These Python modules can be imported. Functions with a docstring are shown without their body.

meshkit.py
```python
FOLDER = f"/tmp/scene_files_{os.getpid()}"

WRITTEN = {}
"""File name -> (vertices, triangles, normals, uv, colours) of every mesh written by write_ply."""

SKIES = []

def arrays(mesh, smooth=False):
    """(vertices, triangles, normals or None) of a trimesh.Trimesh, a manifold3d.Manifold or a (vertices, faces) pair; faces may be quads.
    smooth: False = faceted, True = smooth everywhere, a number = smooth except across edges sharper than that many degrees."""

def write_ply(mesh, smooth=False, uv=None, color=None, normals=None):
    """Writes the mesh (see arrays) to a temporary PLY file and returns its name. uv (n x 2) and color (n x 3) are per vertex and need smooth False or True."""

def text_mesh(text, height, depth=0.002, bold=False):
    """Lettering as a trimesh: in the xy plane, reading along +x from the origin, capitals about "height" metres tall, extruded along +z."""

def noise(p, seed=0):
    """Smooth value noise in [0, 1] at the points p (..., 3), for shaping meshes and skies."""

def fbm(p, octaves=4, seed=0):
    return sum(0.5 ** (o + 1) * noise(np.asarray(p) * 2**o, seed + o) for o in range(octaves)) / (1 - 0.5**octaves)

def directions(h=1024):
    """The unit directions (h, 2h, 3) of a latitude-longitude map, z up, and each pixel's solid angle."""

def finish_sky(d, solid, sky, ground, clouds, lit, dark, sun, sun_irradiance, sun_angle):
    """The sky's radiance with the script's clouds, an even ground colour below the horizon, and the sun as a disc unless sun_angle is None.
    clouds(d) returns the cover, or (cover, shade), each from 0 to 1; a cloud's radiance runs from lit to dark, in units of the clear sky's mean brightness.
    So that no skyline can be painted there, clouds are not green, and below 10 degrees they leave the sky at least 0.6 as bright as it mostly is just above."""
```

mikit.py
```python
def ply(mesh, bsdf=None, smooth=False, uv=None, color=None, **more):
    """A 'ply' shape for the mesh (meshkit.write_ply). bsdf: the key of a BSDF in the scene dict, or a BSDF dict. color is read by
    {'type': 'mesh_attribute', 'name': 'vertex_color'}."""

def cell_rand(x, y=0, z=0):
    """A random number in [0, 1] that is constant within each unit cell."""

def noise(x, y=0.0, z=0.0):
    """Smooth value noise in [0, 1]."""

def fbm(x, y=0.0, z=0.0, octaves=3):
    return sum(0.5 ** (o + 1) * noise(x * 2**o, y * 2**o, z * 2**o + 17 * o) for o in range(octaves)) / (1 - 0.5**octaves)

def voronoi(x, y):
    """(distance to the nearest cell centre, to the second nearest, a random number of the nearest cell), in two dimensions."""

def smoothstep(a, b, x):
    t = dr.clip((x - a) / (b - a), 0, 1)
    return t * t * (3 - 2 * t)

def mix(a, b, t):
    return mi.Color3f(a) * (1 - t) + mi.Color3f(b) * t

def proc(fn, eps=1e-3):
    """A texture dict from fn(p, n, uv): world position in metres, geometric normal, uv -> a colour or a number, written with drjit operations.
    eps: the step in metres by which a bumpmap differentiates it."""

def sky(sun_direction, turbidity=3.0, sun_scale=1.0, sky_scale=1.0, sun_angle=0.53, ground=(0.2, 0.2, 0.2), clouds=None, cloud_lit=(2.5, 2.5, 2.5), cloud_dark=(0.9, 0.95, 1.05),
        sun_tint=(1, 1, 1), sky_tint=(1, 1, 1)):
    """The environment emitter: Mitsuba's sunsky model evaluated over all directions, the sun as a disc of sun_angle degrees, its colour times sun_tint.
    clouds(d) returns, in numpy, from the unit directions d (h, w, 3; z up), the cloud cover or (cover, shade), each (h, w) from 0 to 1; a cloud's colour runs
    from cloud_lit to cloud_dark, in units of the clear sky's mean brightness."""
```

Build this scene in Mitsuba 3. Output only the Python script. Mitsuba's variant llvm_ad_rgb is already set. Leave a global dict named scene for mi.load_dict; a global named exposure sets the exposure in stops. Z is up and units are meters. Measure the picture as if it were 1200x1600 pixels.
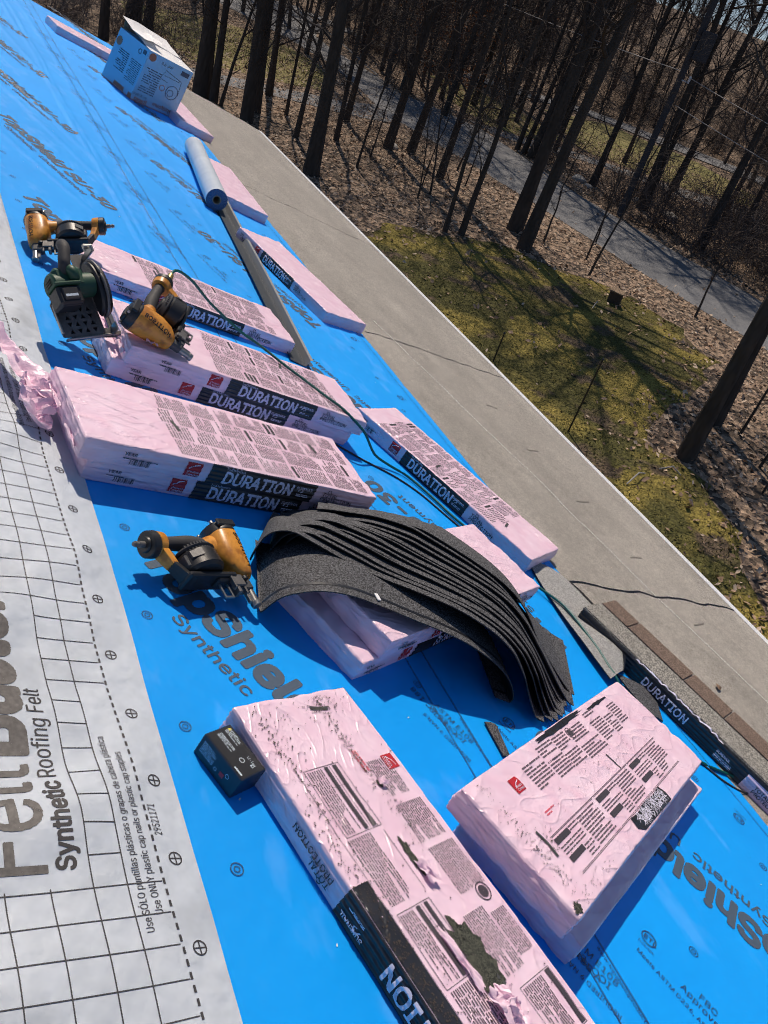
import math, random, numpy as np, trimesh, mitsuba as mi, mikit, meshkit
from mikit import proc, fbm, noise, voronoi, smoothstep, mix
from scipy.interpolate import RegularGridInterpolator
from shapely.geometry import Polygon, Point
import shapely
T = mi.ScalarTransform4f
scene, labels = {}, {}
rng = np.random.default_rng(7)

# ------------------------------------------------------------------ camera, sky, exposure
ALPHA = math.radians(16.6756)            # pitch of the roof
CA, SA = math.cos(ALPHA), math.sin(ALPHA)
CAM_H, CAM_Z = 1.17642, 6.0              # camera above the roof surface / above the lawn
ROOF_N = np.array([0, SA, CA])
ROOF_V = np.array([0, CA, -SA])          # down the slope
ROOF_X = np.array([1.0, 0, 0])           # along the eave, towards the camera side
ROOF_O = np.array([0, 0, CAM_Z]) - CAM_H * ROOF_N
CAM_R = np.array([[0.409988, 0.866622, 0.284388], [0.618075, -0.034685, -0.785353], [-0.67074, 0.497759, -0.549858]])   # rows: camera right, down, forward in world space
scene['camera'] = {'type': 'perspective', 'fov': 2 * math.degrees(math.atan(600 / 1308.944)), 'fov_axis': 'x', 'near_clip': 0.05, 'far_clip': 1500.0,
                   'to_world': T().look_at(origin=[0, 0, CAM_Z], target=(np.array([0, 0, CAM_Z]) + CAM_R[2]).tolist(), up=(-CAM_R[1]).tolist())}
SUN = [-0.70, 0.172, 0.993]
scene['sky'] = mikit.sky(SUN, turbidity=3, sky_scale=.80, sun_tint=(.97, 1.0, 1.10))
exposure = 1.55

# ------------------------------------------------------------------ helpers
def RW(p):
    """roof coordinates (x along the eave, v down the slope, n off the roof) -> world"""
    p = np.asarray(p, float)
    return ROOF_O + p[..., :1] * ROOF_X + p[..., 1:2] * ROOF_V + p[..., 2:3] * ROOF_N
def numbered(name):
    used = name in labels or name in scene or any(k.startswith(name + '__') for k in scene)
    if not used: return name
    i = 1
    while True:
        k = '%s_%03d' % (name, i)
        if not (k in labels or k in scene or any(q.startswith(k + '__') for q in scene)): return k
        i += 1
def thing(name, label, cat, group=None, kind=None):
    key = numbered(name); labels[key] = {'label': label, 'category': cat}
    if group: labels[key]['group'] = group
    if kind: labels[key]['kind'] = kind
    return key
def struct(key, mesh, mat, smooth=False, label=None, **kw):
    scene[key] = mikit.ply(mesh, mat, smooth=smooth, **kw); labels[key] = {'kind': 'structure'}
    if label: labels[key]['label'] = label
    return key
def part(parent, name, mesh, mat, smooth=False, label=None, kind=None, **kw):
    if mesh is None: return None
    key = parent + '__' + name; i = 0
    while key in scene or any(k.startswith(key + '__') for k in scene):
        i += 1; key = '%s__%s_%03d' % (parent, name, i)
    scene[key] = mikit.ply(mesh, mat, smooth=smooth, **kw)
    if label or kind:
        labels[key] = {}
        if label: labels[key]['label'] = label
        if kind: labels[key]['kind'] = kind
    return key
def single(key, mesh, mat, smooth=False, **kw): scene[key] = mikit.ply(mesh, mat, smooth=smooth, **kw); return key
def mesh(v, f): return trimesh.Trimesh(np.asarray(v, float), np.asarray(f, int), process=False)
def cat(ms):
    ms = [m for m in ms if m is not None]
    vs, fs, o = [], [], 0
    for m in ms:
        vs.append(np.asarray(m.vertices)); fs.append(np.asarray(m.faces) + o); o += len(m.vertices)
    return mesh(np.vstack(vs), np.vstack(fs))
def grid_faces(a, b, flip=False):
    i, j = np.meshgrid(np.arange(a - 1), np.arange(b - 1), indexing='ij'); k = (i * b + j).ravel()
    f = np.stack([k, k + b, k + b + 1, k + 1], 1)
    if flip: f = f[:, ::-1]
    return np.vstack([f[:, [0, 1, 2]], f[:, [0, 2, 3]]])
def sheet(P, flip=False):
    P = np.asarray(P, float); return mesh(P.reshape(-1, 3), grid_faces(P.shape[0], P.shape[1], flip))
def tube(pts, rad, sides=6, cap=False):
    p = np.asarray(pts, float); r = np.broadcast_to(rad, (len(p),)).astype(float)
    t = np.gradient(p, axis=0); t /= np.linalg.norm(t, axis=1, keepdims=True) + 1e-12
    a = np.cross(t[0], [0, 0, 1.0] if abs(t[0][2]) < .9 else [1.0, 0, 0]); a /= np.linalg.norm(a)
    A = a - t * (t @ a)[:, None]; A /= np.linalg.norm(A, axis=1, keepdims=True) + 1e-12
    B = np.cross(t, A); th = np.arange(sides) * 2 * np.pi / sides
    v = p[:, None] + r[:, None, None] * (np.cos(th)[None, :, None] * A[:, None] + np.sin(th)[None, :, None] * B[:, None])
    n = len(p); i, j = np.meshgrid(np.arange(n - 1), np.arange(sides), indexing='ij')
    q = np.stack([i * sides + j, i * sides + (j + 1) % sides, (i + 1) * sides + (j + 1) % sides, (i + 1) * sides + j], -1).reshape(-1, 4)
    f = np.vstack([q[:, [0, 1, 2]], q[:, [0, 2, 3]]]); v = v.reshape(-1, 3)
    if cap:
        c0, c1 = len(v), len(v) + 1; v = np.vstack([v, p[:1], p[-1:]]); k = np.arange(sides)
        f = np.vstack([f, np.stack([(k + 1) % sides, k, k * 0 + c0], 1), np.stack([(n - 1) * sides + k, (n - 1) * sides + (k + 1) % sides, k * 0 + c1], 1)])
    return mesh(v, f)
def spline(pts, n):
    p = np.asarray(pts, float); d = np.r_[0, np.cumsum(np.linalg.norm(np.diff(p, axis=0), axis=1))]
    from scipy.interpolate import PchipInterpolator
    return PchipInterpolator(d, p)(np.linspace(0, d[-1], n))
def hull(pts): return trimesh.convex.convex_hull(np.asarray(pts, float))
def cbox(c, s, ch=.003):
    """box with chamfered edges"""
    c, h = np.asarray(c, float), np.asarray(s, float) / 2; ch = min(ch, *(h * .9)); P = []
    for sx in (-1, 1):
        for sy in (-1, 1):
            for sz in (-1, 1):
                k = np.array([sx, sy, sz])
                for ax in range(3):
                    q = h - ch; q = q.copy(); q[ax] = h[ax]; P.append(c + k * q)
    return hull(P)
def rod(a, b, r0, r1=None, n=20, ch=.0):
    """capped cylinder / cone from a to b, with chamfered rims"""
    a, b = np.asarray(a, float), np.asarray(b, float); r1 = r0 if r1 is None else r1
    L = np.linalg.norm(b - a); d = (b - a) / L; ch = ch or min(r0, r1, L) * .12
    return tube([a, a + d * ch * .01, a + d * ch, b - d * ch, b - d * ch * .01, b], [r0 - ch * 1.02, r0 - ch, r0, r1, r1 - ch, r1 - ch * 1.02], n, True)
def xf(m, M):
    m = m.copy(); v = np.asarray(m.vertices) @ np.asarray(M)[:3, :3].T + np.asarray(M)[:3, 3]; f = np.asarray(m.faces)
    if np.linalg.det(np.asarray(M)[:3, :3]) < 0: f = f[:, ::-1]
    return mesh(v, f)
def frame(o, x, y, z):
    M = np.eye(4); M[:3, 0], M[:3, 1], M[:3, 2], M[:3, 3] = x, y, z, o; return M
def roofm(m): return mesh(RW(np.asarray(m.vertices)), m.faces)
def rot2(deg): a = math.radians(deg); return np.array([[math.cos(a), -math.sin(a)], [math.sin(a), math.cos(a)]])
# flat print: 2D pieces (n x 3 with z = 0) as meshes
_txt = {}
def text2(s, h, bold=False, sx=1.0, fat=0.0):
    k = (s, bold, fat)
    if k not in _txt:
        m = meshkit.text_mesh(s, 1.0, .01, bold); keep = m.face_normals[:, 2] > .9
        v, f = np.asarray(m.vertices), np.asarray(m.faces)[keep]; u, inv = np.unique(f.ravel(), return_inverse=True)
        v = v[u]; v[:, 2] = 0; m = mesh(v, inv.reshape(-1, 3))
        if fat:
            g = shapely.union_all([Polygon(t) for t in np.asarray(m.triangles)[:, :, :2]]).buffer(fat, quad_segs=2).simplify(.004)
            vs = [trimesh.creation.triangulate_polygon(q, engine='earcut') for q in getattr(g, 'geoms', [g])]; m = cat([mesh(np.c_[a, np.zeros(len(a))], b) for a, b in vs])
        _txt[k] = m
    m = _txt[k]; return mesh(np.asarray(m.vertices) * [h * sx, h, 1], m.faces)
def quad2(x0, y0, x1, y1): return mesh([[x0, y0, 0], [x1, y0, 0], [x1, y1, 0], [x0, y1, 0]], [[0, 1, 2], [0, 2, 3]])
def quads2(R):
    R = np.asarray(R, float); n = len(R); v = np.zeros((n, 4, 3))
    v[:, 0, :2] = R[:, :2]; v[:, 1, 0] = R[:, 2]; v[:, 1, 1] = R[:, 1]; v[:, 2, :2] = R[:, 2:]; v[:, 3, 0] = R[:, 0]; v[:, 3, 1] = R[:, 3]
    k = np.arange(n)[:, None] * 4; return mesh(v.reshape(-1, 3), np.vstack([k + [0, 1, 2], k + [0, 2, 3]]))
def poly2(pts):
    v, f = trimesh.creation.triangulate_polygon(Polygon(pts) if not isinstance(pts, Polygon) else pts, engine='earcut'); return mesh(np.c_[v, np.zeros(len(v))], f)
def ring2(cx, cy, r, w, n=28):
    a = np.linspace(0, 2 * np.pi, n + 1); c = np.c_[np.cos(a), np.sin(a), a * 0]
    return sheet(np.stack([c * (r - w), c * r]) + [cx, cy, 0], True)
def stroke2(pts, w):
    p = np.asarray(pts, float)[:, :2]; t = np.gradient(p, axis=0); t /= np.linalg.norm(t, axis=1, keepdims=True); n = np.c_[-t[:, 1], t[:, 0]] * w / 2
    return sheet(np.stack([np.c_[p - n, p[:, :1] * 0], np.c_[p + n, p[:, :1] * 0]]), True)
def at2(m, x, y, deg=0, s=1):
    v = np.asarray(m.vertices).copy(); v[:, :2] = (v[:, :2] * s) @ rot2(deg).T + [x, y]; return mesh(v, m.faces)
def fine(m, e):
    v, f = trimesh.remesh.subdivide_to_size(np.asarray(m.vertices), np.asarray(m.faces), e, max_iter=12); return mesh(v, f)
def textlines(x0, y0, w, h, lh, r, fill=.5, bold=0):
    """illegible small print: rows of word-length bars inside the box"""
    R = []; y = y0 + h - lh
    while y > y0:
        x = x0; end = x0 + w * (1 if r.random() < .75 else r.uniform(.4, .95))
        while x < end:
            l = min(r.uniform(2, 8) * lh * .55, end - x); R.append((x, y, x + l, y + lh * fill)); x += l + lh * .45
        y -= lh
    return R
def outline(x0, y0, x1, y1, w): return [(x0, y0, x1, y0 + w), (x0, y1 - w, x1, y1), (x0, y0 + w, x0 + w, y1 - w), (x1 - w, y0 + w, x1, y1 - w)]

# ------------------------------------------------------------------ materials
def rgb(*c): return {'type': 'rgb', 'value': list(c)}
def princ(c, rough=.5, **kw): return {'type': 'principled', 'base_color': c if isinstance(c, dict) else rgb(*c), 'roughness': rough, **kw}
def mat(key, b, two=True): scene[key] = {'type': 'twosided', 'bsdf': b} if two else b; return key
def bump(b, fn, scale, eps=1e-3): return {'type': 'bumpmap', 'arbitrary': proc(fn, eps), 'scale': scale, 'bsdf': b}
def simple(key, c, rough=.5, **kw): return mat(key, princ(c, rough, **kw))
mat('m_blue', bump(princ(proc(lambda p, n, uv: mix((.0005, .285, .80), (.002, .325, .86), fbm(p.x * 9, p.y * 9, p.z * 9, 3)) * (.90 + .16 * fbm(p.x * 1.3, p.y * 1.3, 0, 3)) + mi.Color3f(.035, .03, .02) * smoothstep(.56, .80, fbm(p.x * 7 + 3, p.y * 16, p.z * 7, 4))), .42, specular=.20, clearcoat=.4, clearcoat_gloss=.8, sheen=1.0, sheen_tint=.35),
                lambda p, n, uv: fbm(p.x * 40, p.y * 40, p.z * 40, 2), .0012, 2e-3))
mat('m_felt', bump(princ(proc(lambda p, n, uv: mix((.42, .465, .51), (.50, .55, .61), fbm(p.x * 60, p.y * 60, p.z * 60, 3)) * (1 - .16 * smoothstep(.52, .78, fbm(p.x * 8, p.y * 8, p.z * 8, 4)))), .55, specular=.4), lambda p, n, uv: fbm(p.x * 30, p.y * 30, p.z * 30, 4), .006, 2e-3))
mat('m_felt_ink', princ((.035, .033, .035), .6)); mat('m_felt_ink_big', princ(proc(lambda p, n, uv: mix((.05, .046, .044), (.15, .14, .13), fbm(p.x * 130, p.y * 130, p.z * 130, 3))), .6))
simple('m_blue_ink', (.055, .085, .125), .5); simple('m_blue_ink_thin', (.02, .055, .13), .5)
mat('m_gran', bump(princ(proc(lambda p, n, uv: mix((.15, .14, .123), (.37, .345, .305), noise(p.x * 300, p.y * 300, p.z * 300)) * (.72 + .50 * fbm(p.x * 2.2, p.y * 6, p.z * 6, 4)) * (.84 + .32 * fbm(p.x * 26, p.y * 26, p.z * 26, 3)) * (.80 + .40 * noise(p.x * 85, p.y * 85, p.z * 85))), .85), lambda p, n, uv: noise(p.x * 300, p.y * 300, p.z * 300), .0015, 1e-3))
GR = lambda a, b, f=380: proc(lambda p, n, uv: mix(a, b, smoothstep(.30, .8, noise(p.x * f, p.y * f, p.z * f))) * (.85 + .3 * noise(p.x * 1100, p.y * 1100, p.z * 1100)))
mat('m_shingle', bump(princ(GR((.016, .0165, .018), (.135, .138, .148), 460), .75, specular=.35), lambda p, n, uv: noise(p.x * 480, p.y * 480, p.z * 480), .0016, 8e-4))
simple('m_asphalt_edge', (.008, .008, .009), .6); simple('m_tar', (.012, .013, .017), .35)
mat('m_shingle_grey', princ(GR((.10, .095, .085), (.34, .325, .29), 300), .85)); mat('m_shingle_brown', princ(GR((.085, .055, .04), (.19, .14, .11), 300), .85))
mat('m_shingle_under', princ(GR((.20, .20, .195), (.33, .33, .32), 240), .7))
PINK = proc(lambda p, n, uv: mix((.70, .46, .575), (.80, .64, .735), fbm(p.x * 22, p.y * 22, p.z * 22, 3)))
def film_relief(p, n, uv):
    import drjit as dr
    u, v = uv.x, uv.y; side = v > 5.0
    fold = 1 - dr.abs(2 * noise(u * 13 + v * 26, v * 17 - u * 9) - 1); fold2 = 1 - dr.abs(2 * noise(u * 34 - v * 22 + 9, v * 30 + u * 14) - 1)
    top = .55 * fbm(u * 24 + v * 10, v * 42, 0, 3) + .9 * dr.power(fold, 9) + .5 * dr.power(fold2, 8)
    lay = .8 * fbm(u * 5, v * 170, 0, 3) + .55 * dr.power(1 - dr.abs(2 * noise(u * 22 + v * 40, v * 70 - u * 6) - 1), 7)
    return dr.select(side, lay * 1.9, top * 1.15)
mat('m_pink', bump(princ(PINK, .24, specular=.65), film_relief, .0020, 1e-3))
mat('m_pink_scrap', bump(princ(PINK, .36, specular=.5), lambda p, n, uv: fbm(p.x * 70, p.y * 45, p.z * 70, 3), .003, 1e-3))
mat('m_pink_thin', {'type': 'principledthin', 'base_color': rgb(.72, .44, .52), 'roughness': .4, 'diff_trans': .7, 'spec_trans': 0.0}, False)
mat('m_black_film', bump(princ(proc(lambda p, n, uv: mix((.010, .010, .013), (.03, .03, .034), fbm(p.x * 14, p.y * 14, p.z * 14, 3))), .28, specular=.6), lambda p, n, uv: fbm(p.x * 60, p.y * 60, p.z * 60, 3), .004, 1e-3))
simple('m_ink', (.05, .042, .052), .5); simple('m_ink_mid', (.12, .09, .11), .5); simple('m_ink_pale', (.24, .175, .215), .5); simple('m_white_ink', (.62, .60, .72), .45); simple('m_red', (.42, .02, .03), .4); simple('m_red_pale', (.62, .12, .16), .4)
simple('m_orange', proc(lambda p, n, uv: mix((.36, .135, .018), (.58, .25, .035), smoothstep(.3, .6, fbm(p.x * 40, p.y * 40, p.z * 40, 3)))), .36, specular=.5)
simple('m_black', (.014, .014, .015), .42); simple('m_rubber', (.032, .032, .034), .7); simple('m_dgrey', (.055, .056, .058), .5)
simple('m_steel', (.34, .33, .31), .35, metallic=.9); simple('m_dull_steel', proc(lambda p, n, uv: mix((.10, .095, .09), (.22, .21, .20), fbm(p.x * 70, p.y * 70, p.z * 70, 2))), .5, metallic=.6)
simple('m_green', (.012, .055, .030), .5); simple('m_hose', (.0, .09, .075), .4); simple('m_brass', (.50, .36, .13), .35, metallic=.8)
simple('m_card', proc(lambda p, n, uv: mix((.66, .66, .66), (.76, .75, .74), fbm(p.x * 5, p.y * 5, p.z * 5, 3))), .6); simple('m_card_blue', (.30, .50, .66), .55); simple('m_card_ink', (.07, .09, .13), .6); simple('m_card_red', (.42, .14, .08), .6); simple('m_card_brown', (.30, .21, .14), .8)
simple('m_roll', proc(lambda p, n, uv: mix((.40, .46, .52), (.50, .55, .60), fbm(p.x * 12, p.y * 3, p.z * 3, 3))), .38, specular=.5); simple('m_roll_end', (.05, .12, .25), .5)
simple('m_flashing', (.036, .044, .053), .65, specular=.25); simple('m_flashing_lip', (.17, .175, .175), .45); simple('m_white_metal', (.62, .64, .66), .4); simple('m_navy', (.012, .020, .038), .35); simple('m_yellow', (.75, .60, .05), .4); simple('m_lightprint', (.48, .55, .60), .5)
simple('m_wall', (.45, .44, .41), .8); simple('m_wood', (.22, .15, .09), .8); simple('m_white', (.75, .75, .74), .5); simple('m_chalk', (.62, .62, .60), .8)
# outdoors
mat('m_bark', bump(princ(proc(lambda p, n, uv: mix((.018, .015, .0125), (.075, .062, .052), fbm(p.x * 14, p.y * 14, p.z * 3, 4))), .9), lambda p, n, uv: fbm(p.x * 22, p.y * 22, p.z * 5, 3), .06, 4e-3))
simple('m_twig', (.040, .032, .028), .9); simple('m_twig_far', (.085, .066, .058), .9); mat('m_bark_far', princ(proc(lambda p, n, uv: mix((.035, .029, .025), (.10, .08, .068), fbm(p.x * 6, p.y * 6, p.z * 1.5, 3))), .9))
mat('m_litter', bump(princ(proc(lambda p, n, uv: (lambda w: mix((.055, .040, .028), (.33, .235, .16), smoothstep(.15, .95, w[2])) * (.55 + .45 * smoothstep(.0, .5, w[0] + .3 * fbm(p.x * 3, p.y * 3, 0, 2))))(voronoi(p.x * 9, p.y * 9)) * (.75 + .5 * fbm(p.x * .35, p.y * .35, 0, 3))), .9), lambda p, n, uv: voronoi(p.x * 9, p.y * 9)[0], .05, 1e-2))
mat('m_lawn', bump(princ(proc(lambda p, n, uv: mix(mix((.070, .066, .014), (.235, .185, .040), smoothstep(.38, .66, fbm(p.x * .9, p.y * .9, 0, 4))), (.095, .068, .042), smoothstep(.56, .72, fbm(p.x * 1.6 + 9, p.y * 1.6, 0, 4))) * (.6 + .8 * noise(p.x * 26, p.y * 26, 0))), .95), lambda p, n, uv: fbm(p.x * 18, p.y * 18, 0, 3), .10, 1e-2))
mat('m_far_lawn', princ(proc(lambda p, n, uv: mix((.10, .10, .022), (.19, .155, .06), fbm(p.x * .8, p.y * .8, 0, 4)) * (.7 + .6 * noise(p.x * 9, p.y * 9, 0))), .95))
mat('m_road', princ(proc(lambda p, n, uv: mix((.085, .09, .098), (.135, .14, .148), fbm(p.x * 1.1, p.y * 1.1, 0, 4)) * (.85 + .3 * noise(p.x * 30, p.y * 30, 0))), .8))
simple('m_leaf_a', (.35, .235, .155), .8); simple('m_leaf_b', (.50, .39, .285), .8); simple('m_leaf_c', (.15, .095, .06), .8); simple('m_rust', (.27, .105, .035), .8)
simple('m_grass_a', (.10, .095, .018), .9); simple('m_grass_b', (.22, .17, .045), .9)
mat('m_shingle_hole', princ(GR((.012, .014, .010), (.085, .09, .065), 520), .8)); simple('m_dirt', (.06, .045, .035), .9)
simple('m_gran_dark', (.13, .12, .105), .9)
simple('m_pole', (.042, .043, .050), .85); simple('m_stone', (.30, .29, .27), .85); simple('m_wire', (.35, .34, .33), .6)

# ------------------------------------------------------------------ the house and its roof
U_RAKE, V_EAVE = 10.40, 4.50
house = thing('house', 'low house under a broad roof being reshingled, its edge metal white along the eave', 'house')
part(house, 'roof', roofm(trimesh.creation.box(bounds=[[-U_RAKE, -3.0, -.16], [6.0, V_EAVE - .02, -.006]])), 'm_wood')
part(house, 'roof', mesh([RW(np.array(q)) for q in ([-U_RAKE, -3.0, -.006], [6, -3.0, -.006])] + [RW(np.array([q, -3.0, -.006])) + np.array([0, -7.2, -2.1]) for q in (-U_RAKE, 6)], [[0, 1, 3], [0, 3, 2]]), 'm_gran')
drip = []
for n0, n1, v0, v1 in ((-.004, .004, V_EAVE - .05, V_EAVE + .006), (-.075, .004, V_EAVE + .006, V_EAVE + .010), (-.078, -.072, V_EAVE + .004, V_EAVE + .022)):
    drip.append(trimesh.creation.box(bounds=[[-U_RAKE, v0, n0], [6, v1, n1]]))
part(house, 'edge_metal', roofm(cat(drip)), 'm_white_metal', label='white metal drip edge along the eave')
part(house, 'rake_trim', roofm(trimesh.creation.box(bounds=[[-U_RAKE - .03, -3, -.17], [-U_RAKE, V_EAVE, -.001]])), 'm_white_metal')
part(house, 'fascia', roofm(trimesh.creation.box(bounds=[[-U_RAKE, V_EAVE - .02, -.19], [6, V_EAVE + .002, -.08]])), 'm_white')
e = RW(np.array([0, V_EAVE - .45, -.17]))
part(house, 'wall', trimesh.creation.box(bounds=[[-U_RAKE + .3, -9.0, -.5], [5.7, e[1], e[2]]]), 'm_wall')

# height of the sheets over the roof boards
US = np.r_[np.arange(-1.2, .2, .05), np.arange(.2, 4.6, .016), np.arange(4.6, 10.42, .03)]; US[-1] = U_RAKE + .005
VS = np.r_[np.arange(-3, .4, .2), np.arange(.4, 2.846, .016)]; VS = np.r_[VS, 2.846]
uu, vv = np.meshgrid(US, VS, indexing='ij')
def nz(u, v, su, sv, o=3, seed=0): return meshkit.fbm(np.stack([u * su, v * sv, np.zeros_like(u)], -1), o, seed) - .5
hb = .006 + .010 * nz(uu, vv, 1.2, 1.6, 3, 1) * np.clip(uu - 2.2, .15, 1)
for v0, amp, w, u0, sd in ((1.425, .007, .012, 3.3, 3), (1.475, .006, .010, 3.3, 4), (1.62, .004, .02, 3.5, 5), (2.05, .003, .02, 3.9, 8), (2.52, .003, .02, 3.4, 9), (2.76, .004, .015, 2.0, 10)):
    line = v0 + .05 * nz(uu, uu * 0, .8, 1, 2, sd) + (.02 * (4 - uu) if v0 < 1.7 else 0)
    hb += amp * np.exp(-((vv - line) / w) ** 2) * np.clip((uu - u0) / .5, 0, 1) * (.6 + .8 * (nz(uu, uu * 0, 2.5, 1, 2, sd + 40) + .5))
for k, (ua, va, ub, vb) in enumerate(((6.6, .72, 4.2, 1.60), (6.9, .80, 4.3, 1.72), (5.4, .55, 4.0, 1.3), (8.8, 1.0, 6.3, 1.45))):
    d = np.array([ub - ua, vb - va]); L = np.linalg.norm(d); d /= L; s = (uu - ua) * d[0] + (vv - va) * d[1]; q = -(uu - ua) * d[1] + (vv - va) * d[0]
    hb += .006 * np.exp(-(q / .016) ** 2) * np.clip(np.minimum(s, L - s) / .4, 0, 1)
q = (uu * .75 + vv * .66); hb += .0035 * np.abs(np.sin(q * 42 + 5 * nz(uu, vv, 3, 3, 2, 6))) * np.exp(-((uu - 4.0) / .7) ** 2 - ((vv - 1.9) / .55) ** 2)
hb += .004 * (nz(uu, vv, 16, 7, 3, 11) + .5) * np.clip((vv - 2.62) / .2, 0, 1)
hb += .004 * nz(uu, vv, 2.5, 5, 2, 15) * np.clip((1.2 - uu), 0, 1)
hb = np.maximum(hb, .0035)
H_blue = RegularGridInterpolator((US, VS), hb, bounds_error=False, fill_value=None)
edge = .006 * nz(uu[:, -1], uu[:, -1] * 0, 6, 1, 3, 12); VB = vv.copy(); VB[:, -1] += edge
blue = thing('blue_underlayment', 'bright blue synthetic underlayment sheet with dark printed lettering covering the roof', 'underlayment')
part(blue, 'sheet', roofm(sheet(np.stack([-uu, VB, hb], -1), False)), 'm_blue', smooth=True)
def on_blue(ms, key, name, lift=.0014, e=.03, mt='m_blue_ink', **kw):
    m = fine(cat(ms), e); v = np.asarray(m.vertices).copy(); v[:, 2] = H_blue(np.c_[-v[:, 0], v[:, 1]]) + lift
    return part(key, name, roofm(mesh(v, m.faces)), mt, **kw)
# print on the blue sheet; (u, v, angle) with the angle turning from the eave direction, +x towards the camera side
def mark(u, v, r=.013): return cat([at2(ring2(0, 0, r * 1.1, .0020), -u, v), at2(ring2(0, 0, r * .55, .0020), -u, v)])
big, small = [], []
def bt(s, h, u, v, deg, bold=False, sx=1.0, skip='', fat=0.0):
    """print on the sheet, (u, v) being where the part after 'skip' starts"""
    m = text2(s, h, bold, sx, fat); o = np.asarray(text2(skip, h, bold, sx).vertices)[:, 0].max() + h * .1 if skip else 0
    v_ = np.asarray(m.vertices) - [o, 0, 0]; return at2(mesh(v_, m.faces), -u, v, deg)
def etl(u, v, deg): return cat([at2(cat([ring2(0, 0, .021, .003), at2(text2('ETL', .015, True), -.015, -.0075), at2(text2('Intertek', .009), -.022, -.036)]), -u, v, deg)])
for k in range(9):
    for (u, v, dg) in ((1.545 + 1.212 * k, .862, 28), (.19 + 1.212 * k, 2.475, 209)):
        if not (-.8 < u < 10): continue
        c_, s_ = math.cos(math.radians(dg)), math.sin(math.radians(dg))
        loc = lambda a, b: (u - a * c_ + b * s_, v + a * s_ + b * c_)
        w = np.asarray(text2('TopShield', .098, True, .9).vertices)[:, 0].max()
        for s, h, a, b, bold, sx in (('TopShield', .098, 0, 0, True, .9), ('SU-30', .085, w + .04, 0, True, .95), ('Synthetic', .038, .20, -.072, False, 1.15), ('Underlayment', .038, .50, -.072, False, 1.1)):
            q = loc(a, b); big.append(bt(s, h, q[0], q[1], dg, bold, sx, fat=.045 if bold else .015))
    u = .297 + .315 * k
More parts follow.
